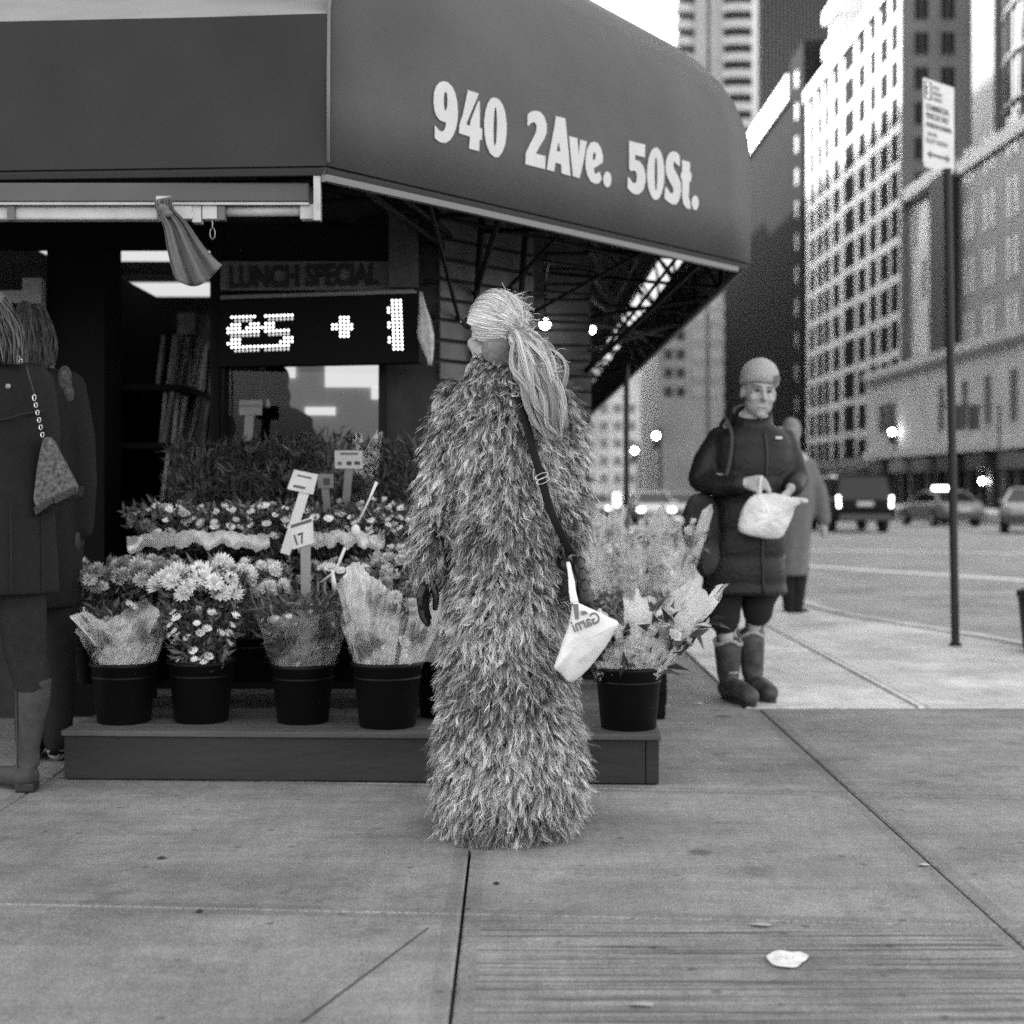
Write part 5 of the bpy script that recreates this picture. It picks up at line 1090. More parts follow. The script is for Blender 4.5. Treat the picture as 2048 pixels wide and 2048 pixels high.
def cone_wrap(parent, kind, z0, H, r0, R, a0=0, a1=2*PI, lean=(0, 0), seed=0, corners=4, dip=.25):
    r = np.random.default_rng(seed); na, nz_ = 44, 13; vs = []; fs = []; f_ = r.random(6) * 6.28
    for j in range(nz_):
        v_ = j / (nz_ - 1)
        for i in range(na):
            a = a0 + (a1 - a0) * i / (na - 1); top = 1 - dip * (.5 - .5 * math.cos(corners * a + f_[0])) ** .7; vv = v_ * top
            rad = r0 + (R - r0) * vv ** .9 + (.010 * math.sin(a * 9 + f_[1] + 3 * vv) + .007 * math.sin(a * 17 + f_[2] - 5 * vv) + .004 * math.sin(a * 31 + vv * 9)) * vv
            vs.append((lean[0] * vv * H + rad * math.cos(a), lean[1] * vv * H + rad * math.sin(a), z0 + H * vv))
    vs = np.array(vs) + r.normal(size=(len(vs), 3)) * .0036
    for j in range(nz_ - 1):
        for i in range(na - 1): fs.append((j*na+i, j*na+i+1, (j+1)*na+i+1, (j+1)*na+i))
    me = bpy.data.meshes.new('wrapping'); me.from_pydata(vs.tolist(), [], fs); me.update(); return link('wrapping', me, WR[kind], parent)
def bouquet(label, x, y, z, H, R, kinds, nf, nl=260, wrap=None, lean=(0, 0), fs=1.0, ltone=.05, lsize=.045, seed=0, group='wrapped bouquets on the flower stand', wr0=.085, front=None, fern=False, zf=.55, name='bouquet', z0=.17, leafw=.17):
    global rng
    rg = np.random.default_rng(seed + 100); rng = rg; rd = random.Random(seed)
    t = thing(name, label, 'bouquet', (0, 0, 0), group)
    def env(u, a, rr): rad = (.05 + (R - .05) * u ** .8) * rr; return np.array([lean[0] * u * H + rad * np.cos(a), lean[1] * u * H + rad * np.sin(a), z0 + H * u * (1 - .18 * (rad / R) ** 2)])
    u = rg.random(nl) ** .7; a = rg.random(nl) * 6.28; rr = rg.random(nl) ** .35; P0 = env(u, a, rr).T
    D = np.stack([np.cos(a) * .7 + lean[0], np.sin(a) * .7 + lean[1], .7 * np.ones(nl)], 1) + rg.normal(size=(nl, 3)) * .5
    lt = np.clip(ltone * (1 + rg.normal(size=nl) * .6), .01, .5)
    if fern: leaves('foliage', P0, D, lsize * (.6 + .9 * rg.random(nl)), lsize * .07, lt, LEAF, t)
    else: leaves('foliage', P0, D, lsize * (.6 + .9 * rg.random(nl)), lsize * leafw, lt, LEAF, t)
    mb = MB()
    for k in range(9):
        a_ = rd.uniform(0, 6.28); e = env(.9, a_, .8 * rd.random()); mb.tube([(.04 * math.cos(a_), .04 * math.sin(a_), .04), ((e[0] * .5), e[1] * .5, (z0 + e[2]) / 2), tuple(e)], .0028, 5)
    o = mb.build('stems', mat('stem', .07, .6), t); tag(o, kind='stuff')
    for k in range(nf):
        kd, tn_ = kinds[k % len(kinds)]; uu = zf + (1 - zf) * rd.random() ** .6; a_ = k * 2.39996 + rd.uniform(-.2, .2); q = env(uu, a_, (rd.random() ** .5) if uu > .85 else .92)
        f = bpy.data.objects.new('flower', flower_mesh(kd, tn_)); C.objects.link(f); f.parent = t; f.location = q; d = Vector((math.cos(a_) * .6 * (1 if uu > .8 else 1.5) + lean[0], math.sin(a_) * .6 + lean[1] - .12, .8))
        f.rotation_euler = (d.to_track_quat('Z', 'Y') @ Matrix.Rotation(rd.uniform(0, 6), 3, 'Z').to_quaternion()).to_euler(); s = fs * rd.uniform(.75, 1.15); f.scale = (s, s, s)
    if wrap:
        for i, wv_ in enumerate(wrap if isinstance(wrap, list) else [wrap]):
            kd, Hw, Rw, a0_, a1_, ln = wv_; cone_wrap(t, kd, z0, Hw, wr0, Rw, a0_, a1_, ln, seed * 7 + i)
    t.location = (x, y, z); return t
PZ = .193
def XY(px, Y): return (px - CX) / F * Y
G1 = 'black plastic flower buckets'
front = [(248, 'leftmost'), (403, 'second'), (606, 'third'), (775, 'fourth'), (905, 'hidden'), (1257, 'right')]
put_bucket(XY(248, 5.80), 5.80, PZ, 'black bucket at the left end of the platform holding silvery cellophane', .985)
put_bucket(XY(403, 5.82), 5.82, PZ, 'black bucket holding the white chrysanthemums with small pale blooms below')
put_bucket(XY(606, 5.80), 5.80, PZ, 'black bucket holding the dark fern bunch below the slanted price card', .955)
put_bucket(XY(775, 5.70), 5.70, PZ, 'large black bucket just left of the fur coat holding bright crinkled cellophane', 1.04)
put_bucket(XY(890, 5.95), 5.95, PZ, 'black bucket mostly hidden behind the fur coat', .95)
put_bucket(XY(1257, 5.66), 5.66, PZ - .003, 'black bucket at the right end of the platform, right of the fur coat', 1.0)
bouquet('silvery cellophane bunch with pale wheat stalks in the left end bucket', XY(248, 5.80), 5.80, PZ, .30, .18, [('daisy', 'pale'), ('mum', 'grey')], 16, 420, [('white', .33, .20, -2.3, .6, (.05, -.1)), ('clear', .27, .20, 0, 6.28, (0, 0))], ltone=.06, seed=1, zf=.3)
bouquet('white chrysanthemum bunch with dark leaves and small blooms spilling low', XY(412, 5.82), 5.82, PZ, .47, .20, [('mum', 'white')], 56, 800, None, ltone=.08, seed=2, zf=.82, fs=1.3, lsize=.04)
bouquet('small pale blooms hanging low over the rim of the second bucket', XY(403, 5.76), 5.76, PZ, .32, .175, [('daisy', 'pale'), ('daisy', 'white')], 60, 420, None, ltone=.09, seed=3, zf=.1, fs=.72)
bouquet('dark fern bunch with a few white flecks in clear wrap', XY(606, 5.80), 5.80, PZ, .34, .19, [('daisy', 'pale'), ('daisy', 'white')], 22, 1100, [('clear', .34, .21, 0, 6.28, (0, 0))], ltone=.10, lsize=.075, seed=4, zf=.3, fs=.5, fern=True, wr0=.10)
bouquet('large bright crinkled cellophane bunch beside the gloved hand', XY(775, 5.70), 5.70, PZ, .42, .20, [('daisy', 'white'), ('mum', 'pale'), ('mum', 'grey')], 34, 620, [('white', .48, .25, -2.9, -1.3, (.05, -.05)), ('white', .40, .22, -1.2, 1.6, (.1, 0)), ('clear', .30, .2, 0, 6.28, (0, 0))], ltone=.07, seed=5, zf=.25, wr0=.10)
bouquet('pale wrapped bunch half hidden by the left side of the fur coat', XY(885, 5.95), 5.95, PZ, .30, .17, [('daisy', 'white')], 14, 260, [('white', .32, .19, 0, 6.28, (0, 0))], ltone=.07, seed=6, zf=.4)
bouquet('bunch with dark broad leaves standing in the right end bucket', XY(1240, 5.66), 5.66, PZ, .22, .16, [('rose', 'white'), ('rose', 'pale')], 12, 170, [('white', .30, .17, -2.8, -.6, (0, 0)), ('clear', .25, .18, 0, 6.28, (0, 0))], ltone=.035, lsize=.085, seed=7, zf=.3, leafw=.2)
bouquet('wide open cellophane cone leaning right out of the right end bucket', XY(1275, 5.64), 5.64, PZ, .30, .13, [('rose', 'white'), ('rose', 'pale')], 9, 100, [('white', .38, .19, -3.1, .5, (.40, .0)), ('white', .33, .18, .2, 3.2, (.45, .1)), ('clear', .40, .20, 0, 6.28, (.4, 0))], lean=(.5, -.1), ltone=.035, lsize=.08, seed=8, zf=.4, leafw=.2, wr0=.06)
# second row
row = [(195, 6.16, 'grey', 'mum', 'soft grey chrysanthemum bunch at the far left of the stand', .18, .20, .20), (300, 6.24, 'grey', 'mum', 'grey and pale chrysanthemum bunch left of the white ones', .18, .21, .21),
       (500, 6.2, 'white', 'mum', 'bright white chrysanthemum bunch in the second row left of the price card', .19, .185, .19), (560, 6.35, 'dark', 'mum', 'dark leafy bunch right behind the front price card', .05, .20, .20), (690, 6.22, 'dark', 'daisy', 'dark leafy bunch under the pale flower pick', .05, .20, .18), (800, 6.25, 'pale', 'rose', 'pale rose bunch in the second row touching the fur sleeve', .08, .24, .17)]
for i, (px, y, tn_, kd, lb, lt, H_, R_b) in enumerate(row):
    x = XY(px, y); put_bucket(x, y + .02, .30, 'second row bucket under the ' + ' '.join(lb.split()[:8]), .8)
    bouquet(lb, x, y, .28, H_ + .17, R_b, [(kd, tn_), (kd, 'pale' if tn_ in ('grey', 'dark') else tn_)], 54 if tn_ != 'dark' else 36, 480, None, ltone=.11, lsize=.038, seed=20 + i, zf=.72, fs=1.05)
# white paper collars of the third row and the blooms above them
row = [(330, 6.5, 'grey', 'mum', 'mixed grey blooms above the left white paper collar', 0), (440, 6.52, 'pale', 'daisy', 'pale spiky blooms above the left white paper collar', 1), (545, 6.5, 'pale', 'daisy', 'light small blooms left of the upper price cards', 2),
       (650, 6.5, 'grey', 'bud', 'grey buds behind the lower price card above a paper collar', 3), (745, 6.48, 'pale', 'bud', 'pale buds around the white flower pick', 4), (835, 6.45, 'white', 'bud', 'white buds next to the fur sleeve', 5)]
for i, (px, y, tn_, kd, lb, k) in enumerate(row):
    x = XY(px, y); put_bucket(x, y + .02, .64, 'third row bucket holding ' + ' '.join(lb.split()[:7]), .75)
    bouquet(lb, x, y, .60, .29, .19, [(kd, tn_), ('daisy', 'pale'), (kd, 'pale'), ('daisy', 'white')], 46, 460, None, ltone=.08, lsize=.042, seed=40 + i, zf=.35, fs=.8, group='loose bunches in the third row')
for i, (xa, xb, lb) in enumerate(((255, 540, 'left long white paper collar around the third row bunches'), (595, 770, 'right long white paper collar under the flower pick'))):
    t = thing('paper_collar', lb, 'paper wrap', (0, 0, 0), 'white paper collars'); mb = MB(); n_ = 40
    for k in range(n_ + 1):
        q = k / n_; px = xa + (xb - xa) * q; Yc = 6.28 + .10 * (2 * q - 1) ** 2; top = 1072 - 10 * math.sin(PI * q) + 3 * math.sin(k * .61) + 2 * math.sin(k * 2.3); a = P(px, top, Yc); b = P(px, top + 30 + 5 * math.sin(k * .9), Yc + .0)
        wob = .008 * math.sin(k * .83 + 1); mb.v += [(a.x, a.y + wob - .02, a.z), (b.x, b.y - wob * .5, b.z), (a.x, a.y + wob + .05, a.z - .004)]
    for k in range(n_): mb.f += [(k*3, k*3+3, k*3+4, k*3+1), (k*3, k*3+2, k*3+5, k*3+3)]; mb.mi += [0, 0]
    mb.build('sheet', WR['paper'], t, smooth=True)
# top rows of dark evergreens
k = 0
for (Y, z, zt_, lst) in ((6.78, .74, .98, (395, 480, 570, 660, 750, 840)), (6.95, .93, 1.34, (400, 500, 590, 665, 770, 840))):
    for px in lst:
        x = XY(px, Y); hh = (1.12 + (HY - (860 if Y > 6.9 else 925)) / F * Y) - z - .03 + random.uniform(-.03, .03); 
        if px in (500, 590): hh -= .02
        row_ = 'upper' if Y > 6.9 else 'lower'
        where = {395: 'leftmost', 400: 'leftmost', 480: 'under the dim card', 500: 'under the window person', 570: 'behind the slanted price card', 590: 'under the middle of the window', 660: 'under the square price card', 665: 'under the window corner', 750: 'right of the square price card', 770: 'below the window edge', 840: 'against the fur coat'}[px]
        bouquet('dark fine-leaved plant in the %s row of the stand, %s' % (row_, where), x, Y, z, hh, .155, [('daisy', 'dark')], 6, 620, None, ltone=.04, lsize=.06, seed=60 + k, fern=True, zf=.6, group='dark plants on the upper steps', name='potted_plant', z0=.02)
        k += 1
        mb = MB()
for o in [o for o in C.objects if o.name.startswith('potted_plant')]: o['category'] = 'plant'
mb = MB(); mb.box((-1.60, 6.86, .90), (-.10, 7.06, .925)); mb.build('top_shelf', SH, st_)
# extra wrap sheets on top row and behind
bouquet('white wrapped bunch poking up in front of the shop window', XY(722, 6.9), 6.9, .95, .38, .06, [('daisy', 'white')], 4, 60, [('white', .42, .07, 0, 6.28, (.08, 0))], seed=90, z0=.02, wr0=.03)
# right-hand group behind the right bucket
for i, (px, y, lb) in enumerate(((1205, 7.25, 'round bushy grey plant in a dark pot right of the fur coat'), (1288, 7.3, 'second round bushy grey plant, next to the quilted coat'))):
    x = XY(px, y); t = put_bucket(x, y, .335, 'dark pot under the ' + ('left' if i == 0 else 'right') + ' bushy plant beyond the right bucket', .62)
    bouquet(lb, x, y, .335, .20, .135, [('daisy', 'grey')], 20, 700, None, ltone=.17, lsize=.03, seed=95 + i, z0=.08, fs=.6, name='potted_plant', group='bushy plants right of the coat')
for i, (px, y, lb, ln) in enumerate(((1180, 7.62, 'tall cellophane bunch with white blooms close to the fur coat', (.0, 0)), (1265, 7.66, 'tall cellophane bunch with drooping white blooms in the middle', (.05, 0)), (1325, 7.6, 'tall pale cellophane bunch leaning towards the quilted coat', (.12, 0)))):
    x = XY(px, y); bouquet(lb, x, y, .36, .58, .17, [('mum', 'white'), ('bud', 'white')], 16, 110, [('white', .66, .19, -3.0, .2, ln), ('clear', .62, .19, 0, 6.28, ln), ('white', .60, .18, .4, 2.6, ln)], lean=ln, ltone=.14, lsize=.05, seed=110 + i, zf=.75, z0=.02, wr0=.06, group='tall cellophane bunches')
mb = MB(); mb.box((.16, 7.4, .0), (1.02, 7.9, .335)); 
t = thing('crate', 'dark crate behind under the tall cellophane bunches', 'crate', (.6, 7.6, 0)); mb = MB(); mb.box((.33, 7.56, .0), (.80, 7.85, .35)); mb.build('box', SH, t); mb = MB(); mb.box((.32, 7.555, .34), (.81, 7.86, .362)); mb.build('lid', SH, t)
# wheat stalks at the left
rng = np.random.default_rng(5)
t = thing('wheat_stalks', 'bundle of pale dry stalks sticking out left of the first bucket', 'dried stalks', tuple(P(225, 1320, 5.72)), None)
for k in range(9):
    a = P(222 + k * .6, 1325, 5.70 + .01 * k); b = P(140 + k * 5, 1232 - k * 1.5, 5.64 + .02 * k); mb = MB(); mb.tube([a, a.lerp(b, .6) + Vector((0, 0, .004)), b], [.003, .0035, .0045], 5); mb.build('stalk', PET['pale'], t, smooth=True)
# ------------------------------------------------------------------ price cards
CARD = mat('price_card', .62, .7, .1, 20); CARDG = mat('price_card_grey', .16, .7, .15, 20); STK = mat('stake_white', .68, .6); STG = mat('stake_grey', .18, .6); MK = mat('card_ink', .10, .7)
def card(label, quad, Y, stake, wst, cm, sm, marks, txt=None):
    q = [P(x, y, Y) for x, y in quad]; c = sum(q, Vector()) / 4; t = thing('price_card', label, 'price tag', tuple(c), 'price cards among the flowers')
    mb = MB(); mb.add(q + [v + Vector((0, .004, 0)) for v in q], [(0,1,2,3), (7,6,5,4), (0,4,5,1), (1,5,6,2), (2,6,7,3), (3,7,4,0)]); mb.build('card', cm, t)
    a = P(*stake[0], Y + .008); b = P(*stake[1], Y + .03); d = (b - a).normalized(); M = frame(a, d, Vector((d.z, 0, -d.x))); w_ = K(wst, Y) / 2; mb = MB(); mb.box((0, -w_, -.003), ((b - a).length, w_, .003), M=M); mb.build('stake', sm, t, bevel=.001)
    u = (q[1] - q[0]); v_ = (q[3] - q[0])
    for (x0, y0, x1, y1) in marks:
        mb = MB(); vs = [q[0] + u * x + v_ * y + Vector((0, -.0012, 0)) for x, y in ((x0, y0), (x1, y0), (x1, y1), (x0, y1))]; mb.add(vs, [(0, 1, 2, 3)]); mb.build('printed_line', MK if y1 - y0 < .2 else mat('card_ink_dark', .04), t, fix=False)
    if txt: M = frame(q[3] + u * txt[3] - v_ * txt[2] + Vector((0, -.003, 0)), u, -v_); text_on(txt[0], M, txt[1], mat('card_ink_dark', .05), t, bold=.0006, sx=.8)
    return t
card('pale price card tilted to the right, highest of the two slanted cards', [(588, 939), (636, 949), (626, 989), (574, 978)], 6.22, ((610, 980), (570, 1108)), 20, CARD, STK, [(.2, .72, .7, .84), (.2, .2, .8, .28)])
card('dim grey price card right behind the tilted pale card', [(634, 948), (667, 948), (667, 976), (636, 976)], 6.45, ((650, 974), (655, 1030)), 15, CARDG, STG, [(.35, .3, .75, .8)])
card('square grey price card standing level above the flower pick', [(669, 901), (725, 901), (725, 937), (670, 937)], 6.60, ((698, 935), (692, 1005)), 16, mat('card_mid', .40, .7), STG, [(.2, .12, .85, .24), (.1, .62, .25, .82), (.42, .6, .6, .82), (.7, .6, .9, .8)])
card('front price card with a handwritten price leaning left', [(580, 1048), (625, 1034), (628, 1086), (585, 1099)], 5.98, ((611, 1090), (612, 1200)), 20, CARD, mat('stake_clear', .30, .4), [(.02, .05, .95, .17)], ('17', .062, .12, .10))
card('dim price card on a pale stake under the window person', [(478, 800), (524, 800), (524, 830), (478, 830)], 6.95, ((499, 828), (496, 882)), 18, CARDG, STG, [(.1, .3, .9, .45)])
t = thing('flower_pick', 'white egg-shaped plastic flower pick on a slanting forked stick', 'flower pick', tuple(P(710, 1060, 6.1)))
mb = MB(); mb.tube([P(753, 964, 6.12), P(738, 1000, 6.1), P(716, 1045, 6.1)], [.0075, .004, .005], 8); mb.build('stick', STK, t, smooth=True)
mb = MB(); mb.ell(P(711, 1061, 6.1), (.019, .015, .026)); mb.build('bulb', STK, t, smooth=True)
mb = MB(); mb.tube([P(690, 1095, 6.0), P(676, 1130, 6.0), P(664, 1148, 6.0), P(641, 1165, 6.0)], [.006, .006, .005, .003], 8); mb.tube([P(664, 1140, 6.0), P(670, 1180, 5.98)], [.006, .012], 8); mb.build('fork', STK, t, smooth=True)
# ================================================================== street sign
t = thing('parking_sign', 'white commercial parking sign on a dark pole at the corner ramp', 'sign', tuple(P(1909, 1290, 10.35)))
YS = 10.35; gp = P(1911, 1290, YS); gp.z = 0
tp = P(1895, 352, YS)
mb = MB(); mb.tube([gp, tp + Vector((0, 0, .05))], .030, 8); mb.build('pole', mat('pole_paint', .014, .55), t, smooth=False)
mb = MB(); mb.tube([gp, gp + Vector((0, 0, .02))], .045, 12); mb.build('base', mat('pole_paint', .014), t)
c0 = P(1846, 162, YS - .10); c1 = P(1908, 185, YS + .22); c0.z = 3.99; z0 = 3.37
ux = Vector((c1.x - c0.x, .32, 0)).normalized(); 
c0 = P(1846, 160, YS - .05); wS = .39; d2 = Vector((.66, -.75, 0))
# the plate is turned so that its right edge is further away
ux = Vector((.74, .67, 0)).normalized(); c0 = P(1846, 335, 10.2); M = frame(Vector((c0.x, 10.2, 3.36)), ux, (0, 0, 1))
mb = MB(); mb.box((0, .03, -.003), (.40, .62, .003), M=M); mb.box((0.012, 0, -.003), (.388, .03, .003), M=M)
mb.build('plate', mat('sign_white', .62, .5, .08, 6), t, bevel=.002)
INS = mat('sign_ink', .07, .5); INS2 = mat('sign_ink_pale', .22, .5)
def bx(name, x0, y0, x1, y1, m_, off=.0042): mb = MB(); mb.add([M @ Vector(p) for p in ((x0, y0, off), (x1, y0, off), (x1, y1, off), (x0, y1, off))], [(0, 1, 2, 3)]); return mb.build(name, m_, t, fix=False)
bx('panel', .015, .475, .105, .60, INS); 
def tx(s_, x, y, sz, m_=INS, b=.001, sx=.8): return text_on(s_, M @ Matrix.Translation((x, y, .0052)), sz, m_, t, bold=b, sx=sx)
tx('3', .03, .487, .15, mat('sign_white2', .8), .006, .75)
tx('HOUR', .12, .56, .035, INS2); tx('METERED', .12, .52, .035, INS2); tx('PARKING', .12, .48, .035, INS2)
tx('COMMERCIAL', .03, .405, .058, INS, .0015, .82); tx('VEHICLES ONLY', .03, .345, .058, INS, .0015, .72); tx('OTHERS NO STANDING', .03, .285, .046, INS, .0015, .66); tx('7AM-7PM', .05, .225, .038, INS2); tx('EXCEPT SUNDAY', .03, .175, .046, INS2, .001, .8)
bx('arrow', .06, .085, .33, .105, INS)
for sg, x in ((1, .345), (-1, .045)):
    mb = MB(); mb.add([M @ Vector(p) for p in ((x, .095, .0045), (x - sg * .05, .125, .0045), (x - sg * .05, .065, .0045))], [(0, 1, 2)]); mb.build('arrow_head', INS, t, fix=False)
# dark thing cut by the right edge
t = thing('litter_bin', 'dark metal litter bin barely showing at the right edge of the photo', 'litter bin', (P(2052, 0, 9.9).x + .22, 9.9, 0))
x = P(2052, 0, 9.9).x + .19; mb = MB(); mb.lathe([(.18, 0), (.20, .03), (.235, .40), (.225, .43), (.21, .42)], (x, 9.9, 0), 24); mb.build('body', mat('pole_paint', .014), t, smooth=True); mb = MB(); mb.lathe([(.24, .38), (.245, .40), (.24, .42)], (x, 9.9, 0), 24, cap=False); mb.build('rim', mat('pole_paint', .014), t, smooth=True)

# ================================================================== buildings across the avenue
GLW = mat('far_glass', .03, .08, spec=.3); GLB = mat('far_glass_bright', .62, .3); GLM = mat('far_glass_mid', .14, .12, spec=.3)
def winmesh(w_, h, m_glass, m_frame, d=.03, name='window'):
    mb = MB(); f = .05 * min(w_, h) + .02
    mb.box((-w_/2, -.02, 0), (w_/2, .05, h), 0)
    mb.box((-w_/2 - f, -d, -f), (w_/2 + f, .06, 0), 1); mb.box((-w_/2 - f, -d, h), (w_/2 + f, .06, h + f), 1); mb.box((-w_/2 - f, -d, 0), (-w_/2, .06, h), 1); mb.box((w_/2, -d, 0), (w_/2 + f, .06, h), 1); mb.box((-.03, -.025, 0), (.03, .0, h), 1)
    me = mb.mesh(name); me.materials.append(m_glass); me.materials.append(m_frame); return me
def put_win(parent, me, loc, face, name='window', s=(1, 1, 1)):
    o = bpy.data.objects.new(name, me); C.objects.link(o); o.parent = parent; o.location = Vector(loc) - parent.location; o.rotation_euler = (0, 0, 0 if face == 'S' else -PI/2 if face == 'W' else 0); o.scale = s; return o
# face S looks to the camera (-Y), face W looks across the avenue (-X)
XF = 28.0
# white apartment block
wb = thing('apartment_building', 'bright white apartment block with rows of small windows across the avenue', 'building', (XF, 104, -2))
GLWD = mat('white_block_glass', .03, 1.0, spec=.0); GLWR = mat('white_block_reflecting_glass', .03, .08, spec=.2); WFR = mat('dark_window_frame', .05, 1.0, spec=.0); WHT = mat('white_brick', .64, .85, .10, .3, .3, 8); mb = MB(); mb.box((XF, 105.5, -3), (34.3, 139, 37.6)); mb.build('wall', WHT, wb); BEI_SHD = mat('beige_shaded_brick', .22, .85, .1, .4); mb = MB(); mb.box((XF + .02, 105.25, -3), (32.7, 105.495, 40)); mb.box((32.7, 105.35, -3), (34.35, 105.495, 40)); mb.build('end_wall', BEI_SHD, wb); mwH = winmesh(.95, 1.6, GLWD, BEI_SHD)  # end_wall: same white block, its shaded south side painted darker
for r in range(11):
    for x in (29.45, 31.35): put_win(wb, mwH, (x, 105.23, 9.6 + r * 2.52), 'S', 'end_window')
mb = MB(); mb.box((XF - .25, 105.2, 37.6), (34.5, 139.2, 38.7)); mb.build('parapet', WHT, wb)
mb = MB(); mb.box((XF + 4.2, 112, 38.7), (34.3, 136, 66)); mb.build('setback', WHT, wb)
mwA = winmesh(3.5, 1.9, GLWD, WFR); mwB = winmesh(1.8, 1.85, GLWD, WFR); mwC = winmesh(2.2, 1.75, GLWD, WFR); cnt = 0
cols = [(107.0, mwB), (110.0, mwC), (113.4, mwB), (117.0, mwC), (121.4, mwA), (126.2, mwC), (130.0, mwB), (133.0, mwB), (136.4, mwB)]
for r in range(13):
    z = 3.2 + r * 2.72
    for y, me in cols:
        if cnt < 117: put_win(wb, me, (XF, y, z), 'W'); cnt += 1
for r in range(8):
    for y, me in ((115, mwA), (120, mwA), (125, mwA), (131, mwB)): put_win(wb, me, (XF + 4.2, y, 40.4 + r * 3.1), 'W', 'setback_window')
for k in range(6):
    mb = MB(); z = 41.5 + k * 3.3; mb.box((XF + 1.4, 134.5, z), (XF + 4.4, 138.5, z + 1.2)); mb.build('balcony', WHT, wb)
mb = MB(); mb.box((XF + 2.2, 134.8, 38.7), (XF + 5, 138.8, 66)); mb.build('bay', WHT, wb)
# brick slab with a white coping, left of it
db = thing('office_building', 'dark blank-sided block with a bright sloping roof edge left of the white apartments', 'building', (XF, 146, -2))
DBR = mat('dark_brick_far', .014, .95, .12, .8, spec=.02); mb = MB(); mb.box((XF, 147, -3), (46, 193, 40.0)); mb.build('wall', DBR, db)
mb = MB(); mb.box((XF - .4, 146.6, 40.0), (46, 193.4, 42.6)); mb.build('coping', mat('white_stone', .7, .8), db)
mb = MB(); mb.box((XF - .05, 140.2, -3), (40, 147, 44)); mb.build('stair_tower', mat('dark_stone_far', .014, .95, .2, .5, spec=.02), db)
mwD = winmesh(1.2, 1.6, mat('grey_far_window', .20, .5), DBR)  # panes in one plain mid grey
for r in range(13): put_win(db, mwD, (XF - .05, 143.6, 2 + r * 3.2), 'W')
# dark ribbed tower behind
tw = thing('tower', 'tall dark finely ribbed tower rising behind the white coping', 'tower', (33.5, 198, -2))
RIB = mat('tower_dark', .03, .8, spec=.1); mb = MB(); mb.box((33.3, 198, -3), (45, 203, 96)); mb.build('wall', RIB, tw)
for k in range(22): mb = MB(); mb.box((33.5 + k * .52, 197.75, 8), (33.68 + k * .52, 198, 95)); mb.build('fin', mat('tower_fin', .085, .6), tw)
# pale tower with rounded balconies
bt_ = thing('tower', 'pale high-rise with stacks of rounded balconies right above the awning', 'tower', (26, 232, -2))
PALE = mat('pale_concrete_far', .38, .85, .1, .2); BRL = mat('balcony_edge', .5, .8)
mb = MB(); mb.box((26.2, 232, -3), (46, 240, 92)); mb.build('wall', PALE, bt_)
DKW = mat('balcony_shade_glass', .03, .4); FL_ = 2.62; nf_ = 34
mb = MB(); 
for x in (26.3, 31.0): mb.box((x, 231.9, 2), (x + (.35 if x > 30 else .2), 232.0, 91))
mb.box((33.6, 231.95, 2), (38.4, 232.05, 91)); mb.build('recess_glass', DKW, bt_)
for k in range(nf_):
    z = 3 + k * FL_
    mb = MB(); rs = []
    for zz in (z, z + 1.25): rs.append([Vector((36.0 + 2.9 * math.cos(q), 232.1 + 1.5 * math.sin(q), zz)) for q in np.linspace(0, 2*PI, 21)[:-1]])
    mb.rings(rs); mb.build('balcony', BRL, bt_, smooth=False)
    if k > 12:
        mb = MB(); rs = []
        for zz in (z, z + 1.25): rs.append([Vector((27.0 + 1.3 * math.cos(q), 232.0 + 1.0 * math.sin(q), zz)) for q in np.linspace(0, 2*PI, 17)[:-1]])
        mb.rings(rs); mb.build('corner_balcony', BRL, bt_)
mwE = winmesh(2.2, 1.35, DKW, PALE)
for k in range(14, nf_): put_win(bt_, mwE, (29.9 - 2.0, 231.98, 4.4 + k * FL_), 'S')
# pale block further up the avenue, seen below the awning edge
fb = thing('apartment_building', 'blurred pale block with bright windows seen below the right end of the awning', 'building', (23, 215, -3))
mb = MB(); mb.box((21.5, 215, -4), (30.9, 245, 27.5)); mb.build('wall', mat('pale_far2', .5, .85, .15, .2), fb)
mwF = winmesh(1.9, 1.6, GLB, PALE); mwG = winmesh(1.2, 1.4, DKW, PALE)
for r in range(9):
    for c, (x, me) in enumerate(((23.0, mwG), (24.8, mwG), (27.4, mwF), (29.9, mwF))):
        if r > 3 or c > 3: put_win(fb, me, (x, 214.98, 3.5 + r * 2.75), 'S')
mb = MB(); mb.box((28.75, 214.85, 9), (28.95, 214.99, 27)); mb.build('pier', DKW, fb)
# low grey mass further on
for i, (x0, x1, y, h, v, lb) in enumerate(((8, 16, 330, 19, .17, 'far grey block left of the pale one at the end of the avenue'), (14.5, 31, 300, 36, .22, 'far mid grey block at the end of the avenue under the awning tip'), (2, 8.5, 360, 27, .26, 'farthest pale block closing the end of the avenue'))):
    o_ = thing('far_building', lb, 'building', ((x0 + x1) / 2, y, -4), 'blurred far blocks'); mb = MB(); mb.box((x0, y, -5), (x1, y + 20, h)); mb.build('wall', mat('far_wall_%s' % 'abc'[i], v * 2, .9, .2, .15), o_)
    me = winmesh(1.6, 1.8, GLM if i else GLB, PALE)
    for r in range(5):
        for c in range(int((x1 - x0) / 3)): put_win(o_, me, (x0 + 1.6 + c * 2.8, y - .02, 2 + r * 3.6), 'S')
